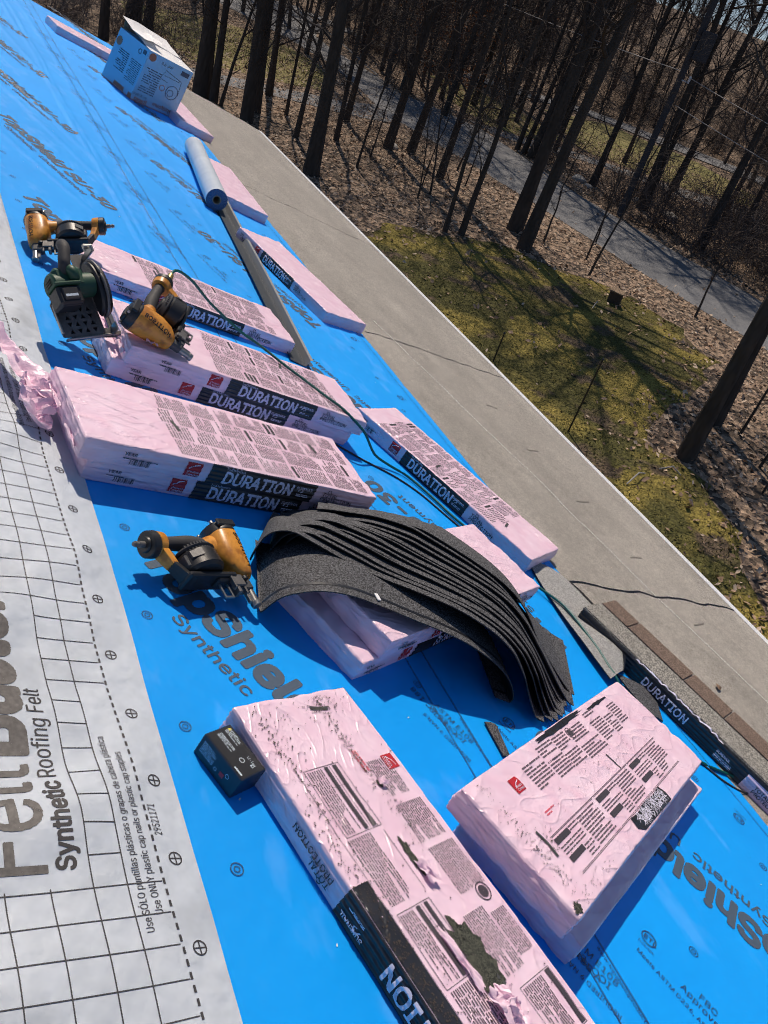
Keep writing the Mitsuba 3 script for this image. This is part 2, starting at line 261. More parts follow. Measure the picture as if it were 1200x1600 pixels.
for k in range(-2, 34):
    u = .385 + .315 * k
    if u > 10: break
    for v, r in ((.845, .012), (1.585, .012), (2.0, .012), (2.62, .012)):
        uo = u + (.17 if v in (1.585, 2.62) else 0); small.append(mark(uo, v + .01 * math.sin(k * 1.7), r))
    if k % 2 == 0 and u < 9:
        small += [etl(u + .05, 1.865, 25), etl(u + .33, 2.70, 205), bt('Meets ASTM D226, ASTM D4869', .013, u + .035, 1.795, 19), bt('FBC', .019, u - .09, 1.905, 20), bt('Approved', .019, u - .06, 1.865, 20),
                  bt('ICC-ES AC 188', .019, u - .02, 1.645, 205), bt('REQUIRED 9 NAILS', .013, u - .08, 1.62, 205), bt('www.topshieldproducts.com', .011, u + .06, 1.668, 3), bt('ASTM E108', .018, u + .10, 1.60, 24), bt('CLASS A', .018, u + .085, 1.57, 24)]
for v in (1.683, 1.60, 2.79): small.append(stroke2(np.c_[-np.linspace(-1, 10.3, 220), v + .006 * np.sin(np.linspace(0, 20, 220)), np.zeros(220)], .0028))

on_blue(big, blue, 'lettering', mt='m_blue_ink'); on_blue(small, blue, 'small_print', mt='m_blue_ink_thin', lift=.0018)

# granulated membrane along the eave
UG = np.arange(-2, U_RAKE + .02, .03); UG[-1] = U_RAKE + .004; VG = np.r_[np.arange(2.70, V_EAVE, .03), V_EAVE + .006]
ug, vg = np.meshgrid(UG, VG, indexing='ij')
hg = .0015 + .010 * (nz(ug, vg, 1.2, 3.2, 3, 21) + .5)
for v0, w, a, t in ((3.3, .08, .006, .25), (3.05, .05, .005, .1), (3.75, .07, .004, .3), (4.0, .05, .003, -.1)): hg += a * np.exp(-((vg - v0 - t * np.sin(ug * 1.7 + v0) * .3) / w) ** 2) * (.5 + nz(ug, vg, 1.1, .2, 2, int(v0 * 10)))
q = ug * .5 + vg * .9; hg += .008 * np.clip(np.sin(q * 16 + 6 * nz(ug, vg, .8, .8, 2, 24)), 0, 1) * (nz(ug, vg, .9, 1.2, 2, 25) + .5)
hg = np.clip(hg, .001, None); hg *= np.clip((V_EAVE + .01 - vg) / .25, .25, 1); hg[:, VG < 2.86] = .001
H_gran = RegularGridInterpolator((UG, VG), hg, bounds_error=False, fill_value=None)
gran = thing('granulated_membrane', 'warm grey granule-faced membrane strip laid along the eave edge', 'membrane')
part(gran, 'sheet', roofm(sheet(np.stack([-ug, vg, hg], -1))), 'm_gran', smooth=True)
def on_gran(ms, name, mt, lift=.002, e=.04, **kw):
    m = fine(cat(ms), e); v = np.asarray(m.vertices).copy(); v[:, 2] = H_gran(np.c_[-v[:, 0], v[:, 1]]) + lift; part(gran, name, roofm(mesh(v, m.faces)), mt, **kw)
r_ = random.Random(5)
def wob(a, b, n=24, w=.006, seed=1): p = np.linspace(a, b, n); p = p + w * (np.stack([meshkit.noise(np.c_[np.arange(n) * .6, np.zeros(n), np.zeros(n)], seed + k) for k in range(2)], -1) - .5) * 2; return np.c_[-p[:, 0], p[:, 1], p[:, 0] * 0]
on_gran([stroke2(wob((1.86, 2.87), (1.965, V_EAVE), 30, .012, 2), .012), stroke2(wob((4.11, 2.9), (4.43, 4.44), 30, .014, 4), .007), stroke2(wob((6.6, 2.9), (6.85, V_EAVE), 20, .012, 6), .006)], 'lap_seam', 'm_tar', label='dark ragged lap seam across the strip')
on_gran([stroke2(wob((4.4, 3.13), (1.0, 3.77), 40, .006, 9), .007)], 'chalk_line', 'm_chalk', label='thin white chalk line')
da = []
for k in range(6): u = 1.25 + k * .48; v = 3.72 + r_.uniform(-.05, .05) - .02 * k; da.append(stroke2(wob((u, v), (u + .03, v + .13), 6, .004, k), .008))
on_gran(da, 'scuff_mark', 'm_gran_dark', kind='stuff')
fl = []
for k in range(50):
    u, v = r_.uniform(.9, 6), r_.uniform(2.95, 4.4); s = r_.uniform(.002, .005); fl.append(poly2([(-u + s * math.cos(t + r_.random()), v + s * math.sin(t)) for t in np.linspace(0, 5.2, 5)]))
on_gran(fl, 'grit', 'm_leaf_b', kind='stuff')

# grey felt sheet on the upper courses
UF = np.arange(-1.0, 5.0, .02); VF = np.r_[np.arange(-2.9, .2, .15), np.arange(.2, .781, .0145)]; uf, vf = np.meshgrid(UF, VF, indexing='ij')
hf = .020 + .030 * np.clip(2.2 - uf, .4, 1) * nz(uf, vf, 2.6, 3.2, 2, 31) + .009 * np.clip(1.9 - uf, .25, 1) * np.sin(uf * 26 + 4 * nz(uf, vf, 2, 2, 2, 33)) * np.clip((.78 - vf) * 3, 0, 1) * (nz(uf, vf, 1.5, 1.5, 2, 34) + .7)
q = uf * .8 - vf * .9; hf += .015 * np.clip(np.sin(q * 13 + 5 * nz(uf, vf, 1.6, 1.6, 2, 35)), 0, 1) ** 2 * (nz(uf, vf, 2, 2, 2, 36) + .6)
hf = np.maximum(hf, .010); hf = .0095 + (hf - .0095) * np.clip((.79 - vf) / .09, .02, 1)
H_felt = RegularGridInterpolator((UF, VF), hf, bounds_error=False, fill_value=None)
ve = vf.copy(); ve[:, -1] += .006 * nz(uf[:, -1], uf[:, -1] * 0, 4, 1, 2, 37) - .012 * np.clip(uf[:, -1] - 1.6, 0, 2)
felt = thing('felt_sheet', 'pale grey synthetic felt sheet with black grid lines and large printed words', 'roofing felt')
part(felt, 'sheet', roofm(sheet(np.stack([-uf, ve, hf], -1))), 'm_felt', smooth=True)
def on_felt(ms, name, mt='m_felt_ink', lift=.0012, e=.025, **kw):
    m = fine(cat(ms), e); v = np.asarray(m.vertices).copy(); v[:, 2] = H_felt(np.c_[-v[:, 0], v[:, 1]]) + lift; part(felt, name, roofm(mesh(v, m.faces)), mt, **kw)
def fm(m):  # the print runs slightly askew on the sheet
    v = np.asarray(m.vertices).copy(); v[:, 1] += .028 * (v[:, 0] + .6) ; return mesh(v, m.faces)
def ft(s, h, u, v, bold=False, width=None, fat=0.0):
    m = text2(s, h, bold, 1.0, fat); w = np.asarray(m.vertices)[:, 0].max(); m = mesh(np.asarray(m.vertices) * [(width / w) if width else 1, 1, 1], m.faces); return fm(at2(m, -u, v, 180))
def fl_(u0, v0, u1, v1, w=.0018): return fm(stroke2(np.c_[-np.linspace(u0, u1, 30), np.linspace(v0, v1, 30), np.zeros(30)], w))
for k in range(-1, 3):
    o = 1.36 * k
    on_felt([ft('Felt', .112, .705 + o, .528, False, .215, .01), ft('Buster', .112, .930 + o, .528, True, .39, .05)], 'large_lettering', 'm_felt_ink_big', label='large brown-black words across the felt')
    on_felt([ft('Synthetic', .030, .716 + o, .572, True, .165, .02), ft('Roofing Felt', .030, .888 + o, .572, False, .195)], 'lettering')
    on_felt([ft('Use SÓLO puntillas plásticas o grapas de cabeza plástica', .0125, .602 + o, .671, False, .375), ft('Use ONLY plastic cap nails or plastic cap staples', .0125, .629 + o, .693, False, .31), ft('29521171', .015, .768 + o, .731, False, .062)], 'small_print')
g = [fl_(-1, .593, 4.9, .593), fl_(-1, .647, 4.9, .647)] + [fl_(a, v, b, v) for v in (.528, .462, .395, .33, .265) for a, b in ((-1, .69), (1.29, 2.05), (2.65, 3.41))]
for k in range(100):
    u = .685 - .0535 * 30 + .0535 * k
    if u > 4.8: break
    c = (u - .70) % 1.36
    blk = c > .60 or u < .70 and c > .60
    g.append(fl_(u, .2 if c > .59 or c < .02 else .593, u, .647 if c < .36 else .706))
on_felt(g, 'grid_line')
on_felt([fm(quads2([(-u - .011, .7075, -u, .7115) for u in np.arange(-.9, 4.8, .0195)]))], 'dashed_line')
on_felt([fm(cat([at2(cat([ring2(0, 0, .0125, .0024, 20), quads2([(-.011, -.001, .011, .001), (-.001, -.011, .001, .011)])]), -u, .742 + .004 * math.sin(u * 9))])) for u in np.arange(-.83, 4.7, .1555)], 'nail_mark', kind='stuff')


# ------------------------------------------------------------------ wrapped shingle bundles
class Pack:
    """a film-wrapped slab; surf() carries points of the plain box onto the creased surface"""
    def __init__(s, L, W, H, seed, r=.0048, amp=.0035, sag=0.0):
        s.L, s.W, s.H, s.seed, s.r, s.amp, s.sag = L, W, H, seed, r, amp, sag
    def surf(s, p, lift=0.0):
        p = np.asarray(p, float); h = np.array([s.L / 2, s.W / 2, s.H / 2]) - s.r; c = np.array([0, 0, s.H / 2]); d0 = p - c
        q = np.clip(d0, -h, h); d = d0 - q; n = d / (np.linalg.norm(d, axis=1, keepdims=True) + 1e-12); b = q + n * s.r
        w = meshkit.fbm(np.c_[b[:, 0] * 9, b[:, 1] * 14, b[:, 2] * 16], 3, s.seed) - .5
        cr = np.abs(meshkit.noise(np.c_[b[:, 0] * 7 + b[:, 1] * 16, b[:, 1] * 9 - b[:, 0] * 4, b[:, 2] * 20], s.seed + 7) * 2 - 1)
        side = np.clip(1 - np.abs(n[:, 2]) * 1.5, 0, 1)
        lay = np.sin(b[:, 2] * 2 * np.pi / .0145 + 3 * meshkit.noise(b * [5, 5, 0], s.seed + 3)) * .0015 * side
        end = np.clip((np.abs(b[:, 0]) - s.L / 2 + .10) / .10, 0, 1)
        fold = (meshkit.noise(np.c_[b[:, 0] * 8, b[:, 1] * 38, b[:, 2] * 30], s.seed + 9) - .5) * .006 * end
        off = s.amp * 1.1 * w * (1 - .4 * side) - .0022 * np.clip(.10 - cr, 0, 1) / .10 * (1 - side) + lay + fold + .006 * side * (1 - (b[:, 2] / (s.H / 2)) ** 2) * meshkit.noise(b * [3, 3, 0] + 5, s.seed + 11)
        o = b + n * (off + lift)[:, None] + c
        o[:, 2] -= s.sag * (1 - np.cos(np.clip(np.abs(b[:, 0]) / (s.L / 2), 0, 1) * np.pi)) / 2
        return o
    def body(s, e=.012):
        nx, ny, nzz = [max(2, int(round(a / b))) for a, b in ((s.L, e), (s.W, e), (s.H, .0055))]
        def lin(L, n): t = np.linspace(-1, 1, n + 1); t = np.sort(np.r_[t, -1 + s.r * 1.0 / L, 1 - s.r * 1.0 / L]); return t * L / 2
        xs, ys, zs = lin(s.L, nx), lin(s.W, ny), lin(s.H, nzz) + s.H / 2; ms = []
        for z, fl in ((0, True), (s.H, False)): X, Y = np.meshgrid(xs, ys, indexing='ij'); ms.append(sheet(np.stack([X, Y, X * 0 + z], -1), fl))
        for y, fl in ((-s.W / 2, False), (s.W / 2, True)): X, Z = np.meshgrid(xs, zs, indexing='ij'); ms.append(sheet(np.stack([X, X * 0 + y, Z], -1), fl))
        for x, fl in ((-s.L / 2, True), (s.L / 2, False)): Y, Z = np.meshgrid(ys, zs, indexing='ij'); ms.append(sheet(np.stack([Y * 0 + x, Y, Z], -1), fl))
        m = cat(ms); q = np.asarray(m.vertices); s.uv = np.concatenate([[a[:, :2], a[:, :2], a[:, [0, 2]] + [0, 10], a[:, [0, 2]] + [0, 20], a[:, [1, 2]] + [0, 30], a[:, [1, 2]] + [0, 40]][i] for i, a in enumerate(np.asarray(g.vertices) for g in ms)]); s.uv[:, 0] += s.seed * 1.7; return mesh(s.surf(q), m.faces)
    def top(s, m2, lift=.0013, e=.016): m = fine(m2, e); v = np.asarray(m.vertices).copy(); v[:, 2] = s.H; return mesh(s.surf(v, lift), m.faces)
    def front(s, m2, lift=.0013, e=.014):
        """2D (x along the length, y up) onto the face at y = -W/2"""
        m = fine(m2, e); q = np.asarray(m.vertices); return mesh(s.surf(np.c_[q[:, 0], q[:, 0] * 0 - s.W / 2, np.clip(q[:, 1], 0, s.H)], lift), m.faces)
def seat(u0, v0, th, L, W, n0, tilt=(0, 0)):
    """frame of a slab whose corner 0 is (u0, v0), length along angle th in the (u, v) plane and width a quarter turn on; x' towards +length"""
    d = np.array([math.cos(th), math.sin(th)]); e_ = np.array([-d[1], d[0]]); c = np.array([u0, v0]) + d * L / 2 + e_ * W / 2
    x = np.array([-d[0], d[1], tilt[0]]); x /= np.linalg.norm(x); y = np.cross([0, 0, 1.0], x); y[2] += tilt[1]; y /= np.linalg.norm(y); z = np.cross(x, y)
    return frame([-c[0], c[1], n0], x, y, z)
def put(m, F): return roofm(xf(m, F))
def emblem2(x, y, s): return [quad2(x, y, x + s, y + s)]
def side_label(P, x0, x1, flip=False, red=True, word=True):
    H = P.H; out = {'band': [quads2([(x0, .001, x1, H - .001)])], 'word': [], 'red': [], 'ink': [], 'ol': [], 'fine': []}
    h = H * .58; t = text2('DURATION', h, True, .86, .02); wd = np.asarray(t.vertices)[:, 0].max(); cx = (x0 + x1) / 2 - .02
    if word: out['word'] += [at2(t, cx - wd / 2, H * .20)]; out['fine'] += [at2(text2('TruDefinition', h * .2), cx - wd / 2, H * .84)]
    lx = x1 - .065
    out['fine'] += [at2(stroke2([(0, .012), (.006, .020), (.014, .022), (.018, .014), (.010, .010)], .003), lx, H * .35), quads2(textlines(lx, H * .25, .045, .012, .005, r_))] + [at2(text2('SURENAIL', h * .24, True), lx - .012, H * .62)]
    out['red'] += [quad2(x0 - .075, H * .20, x0 - .028, H * .86)]
    out['ol'] += [at2(text2('Owens', h * .20), x0 - .068, H * .40), at2(text2('Corning', h * .20), x0 - .070, H * .26), at2(stroke2([(-.0, 0), (.014, .012), (.030, .016)], .0025), x0 - .068, H * .58)]
    out['ink'] += [at2(text2('TOTAL', h * .36, True), x1 + .03, H * .52), at2(text2('PROTECTION', h * .36, True), x1 + .03, H * .28), at2(ring2(0, 0, .007, .002), x1 + .055, H * .78)]
    out['ink'] += [at2(text2('YEAR', h * .26, True), x0 - .26, H * .60), quads2([(x0 - .26 + k * .006 + .0, H * .2, x0 - .26 + k * .006 + (.002 if k % 3 else .004), H * .5) for k in range(4, 14)]), quads2(textlines(x0 - .26, H * .38, .10, .012, .006, r_))]
    return out
def top_print(P, r, x_from, x_to):
    """print columns whose lines run across the bundle"""
    ink, dark = [], []
    for row in range(4):
        ya = -P.W / 2 + .014 + row * (P.W - .028) / 4; yb = ya + (P.W - .028) / 4 - .008; x = x_from + r.uniform(0, .03)
        while x < x_to - .03:
            w = min(r.uniform(.05, .14), x_to - x)
            if r.random() < .16: dark.append((x, ya + .006, x + .011, yb - .006)); x += .018; continue
            for (b0, a0, b1, a1) in textlines(ya, x, yb - ya, w, .0072 if r.random() < .7 else .0094, r, .5): ink.append((a0, b0, a1, b1))
            x += w + .008
    return ink, dark
def tape(x, y, deg=90, l=.05, w=.011): return at2(quads2([(-l / 2, -w / 2, l / 2, w / 2)]), x, y, deg)
def bundle(label, F, L=1.0, W=.337, H=.068, seed=0, band=None, printed=(None, None), group=None, e=.012, tapes=2, name='shingle_bundle', sag=0.0, amp=.0035, word=True, flip=False):
    P = Pack(L, W, H, seed, sag=sag, amp=amp); k = thing(name, label, 'shingle bundle', group)
    B_ = P.body(e); part(k, 'wrapper', put(B_, F), 'm_pink', smooth=True, uv=P.uv); r = random.Random(seed)
    if band:
        o = side_label(P, *band, word=word)
        def fp(ms): 
            m = cat(ms)
            if flip:
                v = np.asarray(m.vertices).copy(); c = (band[0] + band[1]) / 2; v[:, 0] = 2 * c - v[:, 0]; v[:, 1] = P.H - v[:, 1]; m = mesh(v, m.faces)
            return m
        part(k, 'label_band', put(P.front(fp(o['band']), .0018, .007), F), 'm_black_film', smooth=True, label='black label band on its long side')
        part(k, 'emblem', put(P.front(fp(o['red']), .0018, .007), F), 'm_red'); part(k, 'emblem_print', put(P.front(fp(o['ol']), .0034, .007), F), 'm_white_ink', kind='stuff')
        part(k, 'lettering', put(P.front(fp(o['word']), .0040, .007), F), 'm_white_ink', label='white lettering on the label band'); part(k, 'fine_lettering', put(P.front(fp(o['fine']), .0040, .008), F), 'm_white_ink', kind='stuff'); part(k, 'side_print', put(P.front(fp(o['ink']), .0034, .007), F), 'm_ink', kind='stuff')
    if printed[0] is not None:
        ink, dark = top_print(P, r, *printed); part(k, 'small_print', put(P.top(quads2(ink)), F), 'm_ink_pale', kind='stuff'); part(k, 'print_bar', put(P.top(quads2(dark), .0018), F), 'm_ink', kind='stuff') if dark else None
    if tapes: part(k, 'tape_mark', put(P.top(cat([tape(r.uniform(-L * .35, L * .35), r.uniform(-W * .3, W * .3), r.uniform(70, 110)) for _ in range(tapes)]), .002), F), 'm_dgrey', kind='stuff')
    return k, P
G_LOW = 'wrapped shingle bundles lying down the slope'
Fx = lambda *q, **k: seat(*q, **k)
# the doubled pair reaching down the slope at mid-picture
B3b, _ = bundle('lower pink bundle of the stack nearest the felt, crushed under its twin', Fx(2.155, .735, 1.487, 1.0, .335, .005), seed=11, band=(-.18, .20), tapes=0, amp=.004)
B3a, P3 = bundle('upper pink bundle with blank end and small print, topping the stack nearest the felt', Fx(2.143, .70, 1.487, 1.0, .337, .072), seed=12, band=(-.13, .25), printed=(-.24, .47), amp=.003, e=.010)
B4b, _ = bundle('lower pink bundle of the stack carrying the hosed nailer', Fx(2.80, .95, 1.552, 1.0, .337, .005), seed=13, band=(-.17, .20), tapes=0)
B4a, P4 = bundle('upper pink bundle carrying the hosed orange nailer, crumpled flap at its end', Fx(2.787, .985, 1.552, 1.0, .337, .072), seed=14, band=(-.13, .25), printed=(-.18, .40), e=.010)
B5, _ = bundle('single pink bundle just behind the hosed nailer, its end beside the long metal strip', Fx(3.54, .99, 1.53, 1.0, .335, .006), seed=15, band=(-.12, .22), printed=(-.25, .40))
B7, P7 = bundle('pink bundle with black label band just past the green hose, pointing at the curled shingle', Fx(2.90, 2.43, 2.69, 1.0, .335, .006), seed=16, band=(-.20, .16), printed=(-.40, .30), e=.010, amp=.0045)
B8, _ = bundle('pink bundle with glossy white film and black label band beside the long metal strip', Fx(4.994, 2.601, 2.904, 1.0, .337, .005), seed=17, band=(-.20, .15), amp=.0065, tapes=0)
B9, _ = bundle('pink bundle half hidden behind the roll of underlayment', Fx(6.62, 2.77, math.pi + .02, 1.05, .345, .005), seed=18, amp=.006, tapes=0, e=.018)
B10, _ = bundle('pink bundle poking out below the cardboard box', Fx(8.66, 2.90, math.pi - .05, 1.0, .34, .005), seed=19, amp=.005, tapes=0, e=.02)
B11, _ = bundle('farthest pink bundle near the rake edge, above the cardboard box', Fx(9.42, 1.72, 1.42, 1.0, .34, .005), seed=20, amp=.006, tapes=0, e=.02)
# two bundles under the loose dark shingles
B12b, _ = bundle('lower pink bundle under the draped dark shingles, torn at its corner', Fx(1.488, 1.217, 1.16, 1.0, .337, .004), H=.066, band=(-.22, .30), seed=21, tapes=0, amp=.006, name='shingle_bundle')
B12a, _ = bundle('upper pink bundle directly under the draped dark shingles', Fx(1.503, 1.281, 1.17, 1.0, .325, .069), H=.066, band=(-.18, .32), seed=22, tapes=0, amp=.002)
# the pair at the near right
B2b, _ = bundle('lower pink bundle of the right-hand stack, in shade beneath the printed one', Fx(.7365, 1.418, 1.205, 1.01, .333, .004), L=1.01, seed=23, tapes=0, amp=.006)
B2a, P2 = bundle('printed pink bundle topping the right-hand stack, ragged black patch on its edge', Fx(.757, 1.355, 1.196, 1.045, .332, .075), L=1.045, W=.332, seed=24, printed=None or (None, None), tapes=0, amp=.005, e=.008)
# the nearest one, torn open
B1, P1 = bundle('nearest pink bundle, dirty and torn open, small dark box at its corner', Fx(1.094, 1.244, 2.89, 1.0, .337, .006), seed=25, band=(-.08, .40), tapes=0, amp=.004, e=.007, flip=True)
F1, F2, F3, F4 = Fx(1.094, 1.244, 2.89, 1.0, .337, .006), Fx(.757, 1.355, 1.196, 1.045, .332, .075), Fx(2.143, .70, 1.487, 1.0, .337, .072), Fx(2.787, .985, 1.552, 1.0, .337, .072)
def blob(cx, cy, rx, ry, seed, n=26, jag=.35):
    r = np.random.default_rng(seed); a = np.linspace(0, 2 * np.pi, n, endpoint=False); q = 1 - jag + 2 * jag * r.random(n) * .8
    return [(cx + rx * q[i] * math.cos(a[i]), cy + ry * q[i] * math.sin(a[i])) for i in range(n)]
# nearest bundle: print, dirt, holes
r = random.Random(3); ink, dark = [], []
def table(x0, y0, x1, y1):
    global ink, dark
    ink += outline(x0, y0, x1, y1, .0013); h_ = y1 - y0
    dark += [(x0 + .004, y1 - h_ * .22, x1 - .004, y1 - h_ * .12), (x0 + .004, y1 - h_ * .46, x1 - .004, y1 - h_ * .36)]
    ink += textlines(x0 + .005, y0 + .003, (x1 - x0) - .01, h_ * .46, .0062, r, .38) + [(x0 + .004, y1 - h_ * .30, x1 - .004, y1 - h_ * .29), (x0 + .05, y1 - h_ * .55, x0 + .051, y1 - h_ * .1)]
ya = -P1.W / 2 + .055
table(-.32, ya + .005, -.165, -.005)
ink += textlines(-.160, ya, .14, .07, .0062, r, .4)
table(-.005, ya, .14, -.015); ink += textlines(.145, ya, .12, .085, .0062, r, .4); table(.29, ya, .44, -.01)
ink += outline(-.33, ya - .012, .47, ya - .0108, .0011)[:1] + [(-.155, -.010, -.02, -.0088)]
for x0, x1, y0, y1 in ((-.30, -.21, .062, .135), (-.19, -.10, .060, .15), (-.085, .02, .065, .155), (.055, .18, .030, .10), (.075, .165, .105, .155), (.33, .45, .05, .15)):
    ink += textlines(x0, y0, x1 - x0, y1 - y0, .0062, r, .4)
ink += outline(.205, .045, .315, .15, .0013) + textlines(.21, .05, .10, .07, .0062, r, .42); dark += [(.208, .135, .312, .147), (.33, .152, .45, .157)]
part(B1, 'small_print', put(P1.top(quads2(ink)), F1), 'm_ink_mid', kind='stuff'); part(B1, 'print_bar', put(P1.top(quads2(dark), .0018), F1), 'm_ink', kind='stuff')
part(B1, 'approval_seal', put(P1.top(cat([at2(ring2(0, 0, .020, .0025), .035, .128), at2(ring2(0, 0, .013, .0125), .035, .128)]), .0016), F1), 'm_ink')
part(B1, 'emblem', put(P1.top(quads2([(-.305, .118, -.268, .152)]), .0016), F1), 'm_red'); part(B1, 'emblem_print', put(P1.top(cat([at2(stroke2([(0, 0), (.012, .010), (.026, .014)], .0022), -.300, .130), at2(text2('Owens', .0062), -.301, .127), at2(text2('Corning', .0062), -.302, .120)]), .0022), F1), 'm_white_ink')
part(B1, 'red_print', put(P1.top(quads2(textlines(-.335, .045, .055, .02, .008, r, .5)), .0016), F1), 'm_red_pale')
part(B1, 'label_band', put(P1.top(quads2([(-.08, -P1.W / 2 + .001, .44, -P1.W / 2 + .042)]), .0013), F1), 'm_black_film', smooth=True)
part(B1, 'lettering', put(P1.top(at2(text2("RESISTANT D'ALGUES", .0085), .36, -P1.W / 2 + .016, 180), .0024), F1), 'm_white_ink')
part(B1, 'tape_mark', put(P1.top(cat([tape(-.455, .045, 80, .05, .010), tape(.165, .012, 15, .045, .012)]), .002), F1), 'm_dgrey', kind='stuff')
for h_, lb in ((blob(.135, .000, .085, .034, 4), 'large tear showing dark green-black granules'), (blob(-.085, .013, .04, .010, 5), 'narrow tear in the film'), (blob(-.245, .062, .010, .008, 6), None)): part(B1, 'torn_hole', put(P1.top(poly2(h_), .0024), F1), 'm_shingle_hole', label=lb)
sm = []
rr = np.random.default_rng(8)
for cx, cy, sx_, sy_, n in ((-.46, .06, .02, .03, 130), (-.44, -.08, .05, .03, 60), (-.38, .055, .05, .008, 90), (-.30, .05, .06, .008, 80), (-.2, .06, .06, .008, 60), (-.40, -.13, .05, .006, 60), (-.30, -.125, .08, .006, 60), (-.2, -.12, .15, .01, 90), (0, .0, .3, .1, 160), (-.05, -.15, .12, .012, 260), (.22, -.15, .12, .012, 300)):
    for _ in range(n):
        x, y = rr.normal(cx, sx_), rr.normal(cy, sy_); s_ = rr.uniform(.0005, .0018)
        if abs(x) < .49 and abs(y) < .165: sm.append((x - s_, y - s_, x + s_, y + s_ * rr.uniform(.4, 1.2)))
part(B1, 'granule_dirt', put(P1.top(quads2(sm), .0026, e=.05), F1), 'm_dirt', kind='stuff')
def crumple(c, s, seed, n=14, hh=.03, tilt=0):
    a = np.linspace(-1, 1, n); X, Y = np.meshgrid(a, a, indexing='ij'); q = np.stack([X * 2.1, Y * 2.1, X * 0 + seed], -1)
    Z = hh * (meshkit.fbm(q, 3, seed)) + hh * .6 * np.abs(meshkit.noise(q * 2.3, seed + 2) * 2 - 1) * (1 - np.maximum(np.abs(X), np.abs(Y)) ** 2)
    dx = (meshkit.noise(q * 1.6, seed + 4) - .5) * .9; dy = (meshkit.noise(q * 1.6, seed + 5) - .5) * .9
    return sheet(np.stack([c[0] + (X + dx) * s[0], c[1] + (Y + dy) * s[1], c[2] + Z], -1))
zt = P1.H
for a_, lb in (((( .225, -.026, zt - .002), (.040, .024), 3, 18, .034), 'crumpled flap of torn pink film'), (((-.048, .016, zt), (.026, .012), 5, 12, .020), None), (((.115, -.044, zt + .001), (.058, .008), 9, 14, .014), None)): part(B1, 'torn_flap', put(crumple(*a_), F1), 'm_pink_scrap', smooth=50, label=lb)
part(B1, 'torn_flap', put(crumple((-.245, .068, zt), (.012, .010), 12, 9, .016), F1), 'm_pink_scrap', smooth=50)
# print on the right-hand bundle
r = random.Random(9); ink, dark = [], []
h2 = P2.W / 2
for x0, y0, w, h_ in ((-.29, .055, .10, .075), (-.18, .05, .09, .055), (-.18, .108, .09, .04), (-.085, .045, .08, .05), (-.085, .10, .08, .045), (.005, .035, .13, .05), (.005, .09, .10, .05), (.15, .05, .08, .07), (.24, .05, .06, .06), (.15, .13, .07, .02), (.31, .06, .06, .07)): ink += textlines(x0, y0, w, h_, .0085, r, .5)
for k, x in enumerate((-.40, -.135, .13)):
    for yy in (-.045, -.090): dark.append((x, yy, x + .075, yy + .014))
    ink += outline(x, -.115, x + .255, -.025, .0012)[:2] + textlines(x + .08, -.045, .05, .018, .0075, r, .45) + textlines(x, -.072, .12, .024, .0075, r, .45) + textlines(x + .135, -.108, .11, .08, .0078, r, .5) + textlines(x + .08, -.112, .045, .035, .0078, r, .45)
    ink += [(x - .004, -.024, x + .262, -.0225), (x - .004, -.118, x + .262, -.1165)]
part(B2a, 'small_print', put(P2.top(quads2(ink)), F2), 'm_ink_mid', kind='stuff'); part(B2a, 'print_bar', put(P2.top(quads2(dark), .0018), F2), 'm_ink', kind='stuff')
part(B2a, 'emblem', put(P2.top(quads2([(-.375, .085, -.335, .122)]), .0016), F2), 'm_red'); part(B2a, 'emblem_print', put(P2.top(cat([at2(stroke2([(0, 0), (.012, .010), (.026, .014)], .0022), -.368, .098), at2(text2('Owens', .0062), -.367, .097), at2(text2('Corning', .0062), -.367, .089)]), .0022), F2), 'm_white_ink')
part(B2a, 'red_print', put(P2.top(quads2(textlines(-.35, .012, .05, .014, .007, r, .5)), .0016), F2), 'm_red_pale')
part(B2a, 'approval_seal', put(P2.top(cat([at2(ring2(0, 0, .017, .002), .02, .125), at2(ring2(0, 0, .011, .0105), .02, .125)]), .0016), F2), 'm_ink')
part(B2a, 'tape_mark', put(P2.top(cat([stroke2([(-.43, .005), (-.425, -.025), (-.43, -.06)], .008), stroke2([(.08, .028), (.085, -.022)], .005)]), .002), F2), 'm_dgrey', kind='stuff')
part(B2a, 'label_patch', put(P2.top(poly2([(-.06 + .012 * math.sin(k * 2.1), -.160) for k in range(1)] + [(.17, -.162), (.175, -.140), (.165, -.118), (.10, -.121), (.03, -.116), (-.03, -.122), (-.075, -.118), (-.085, -.145)]), .0020), F2), 'm_black_film', smooth=True, label='crumpled black patch of label film')
for b_ in (blob(.0, .156, .16, .009, 14, 30, .3), blob(.28, .148, .07, .006, 15, 20, .4)): part(B2a, 'label_patch', put(P2.top(poly2(b_), .0020), F2), 'm_black_film', smooth=True)
sm = [] 
for _ in range(160):
    x, y = rr.uniform(-.05, .16), rr.uniform(-.155, -.122); a_, l = rr.uniform(0, 3.14), rr.uniform(.004, .016); sm.append(at2(quads2([(-l, -.0007, l, .0007)]), x, y, math.degrees(a_)))
part(B2a, 'label_crease', put(P2.top(cat(sm), .0026, e=.05), F2), 'm_white_ink', kind='stuff')
sm = []
for cx, cy, sx_, sy_, n in ((-.47, 0, .012, .10, 170), (-.42, -.03, .03, .02, 70), (.1, .01, .2, .02, 60), (-.40, -.14, .06, .01, 40)):
    for _ in range(n):
        x, y = rr.normal(cx, sx_), rr.normal(cy, sy_); s_ = rr.uniform(.0005, .0016)
        if abs(x) < .51 and abs(y) < .16: sm.append((x - s_, y - s_, x + s_, y + s_))
part(B2a, 'granule_dirt', put(P2.top(quads2(sm), .0026, e=.05), F2), 'm_dirt', kind='stuff')
part(B2a, 'torn_hole', put(P2.top(poly2(blob(-.505, -.150, .014, .012, 16)), .0024), F2), 'm_shingle_hole')
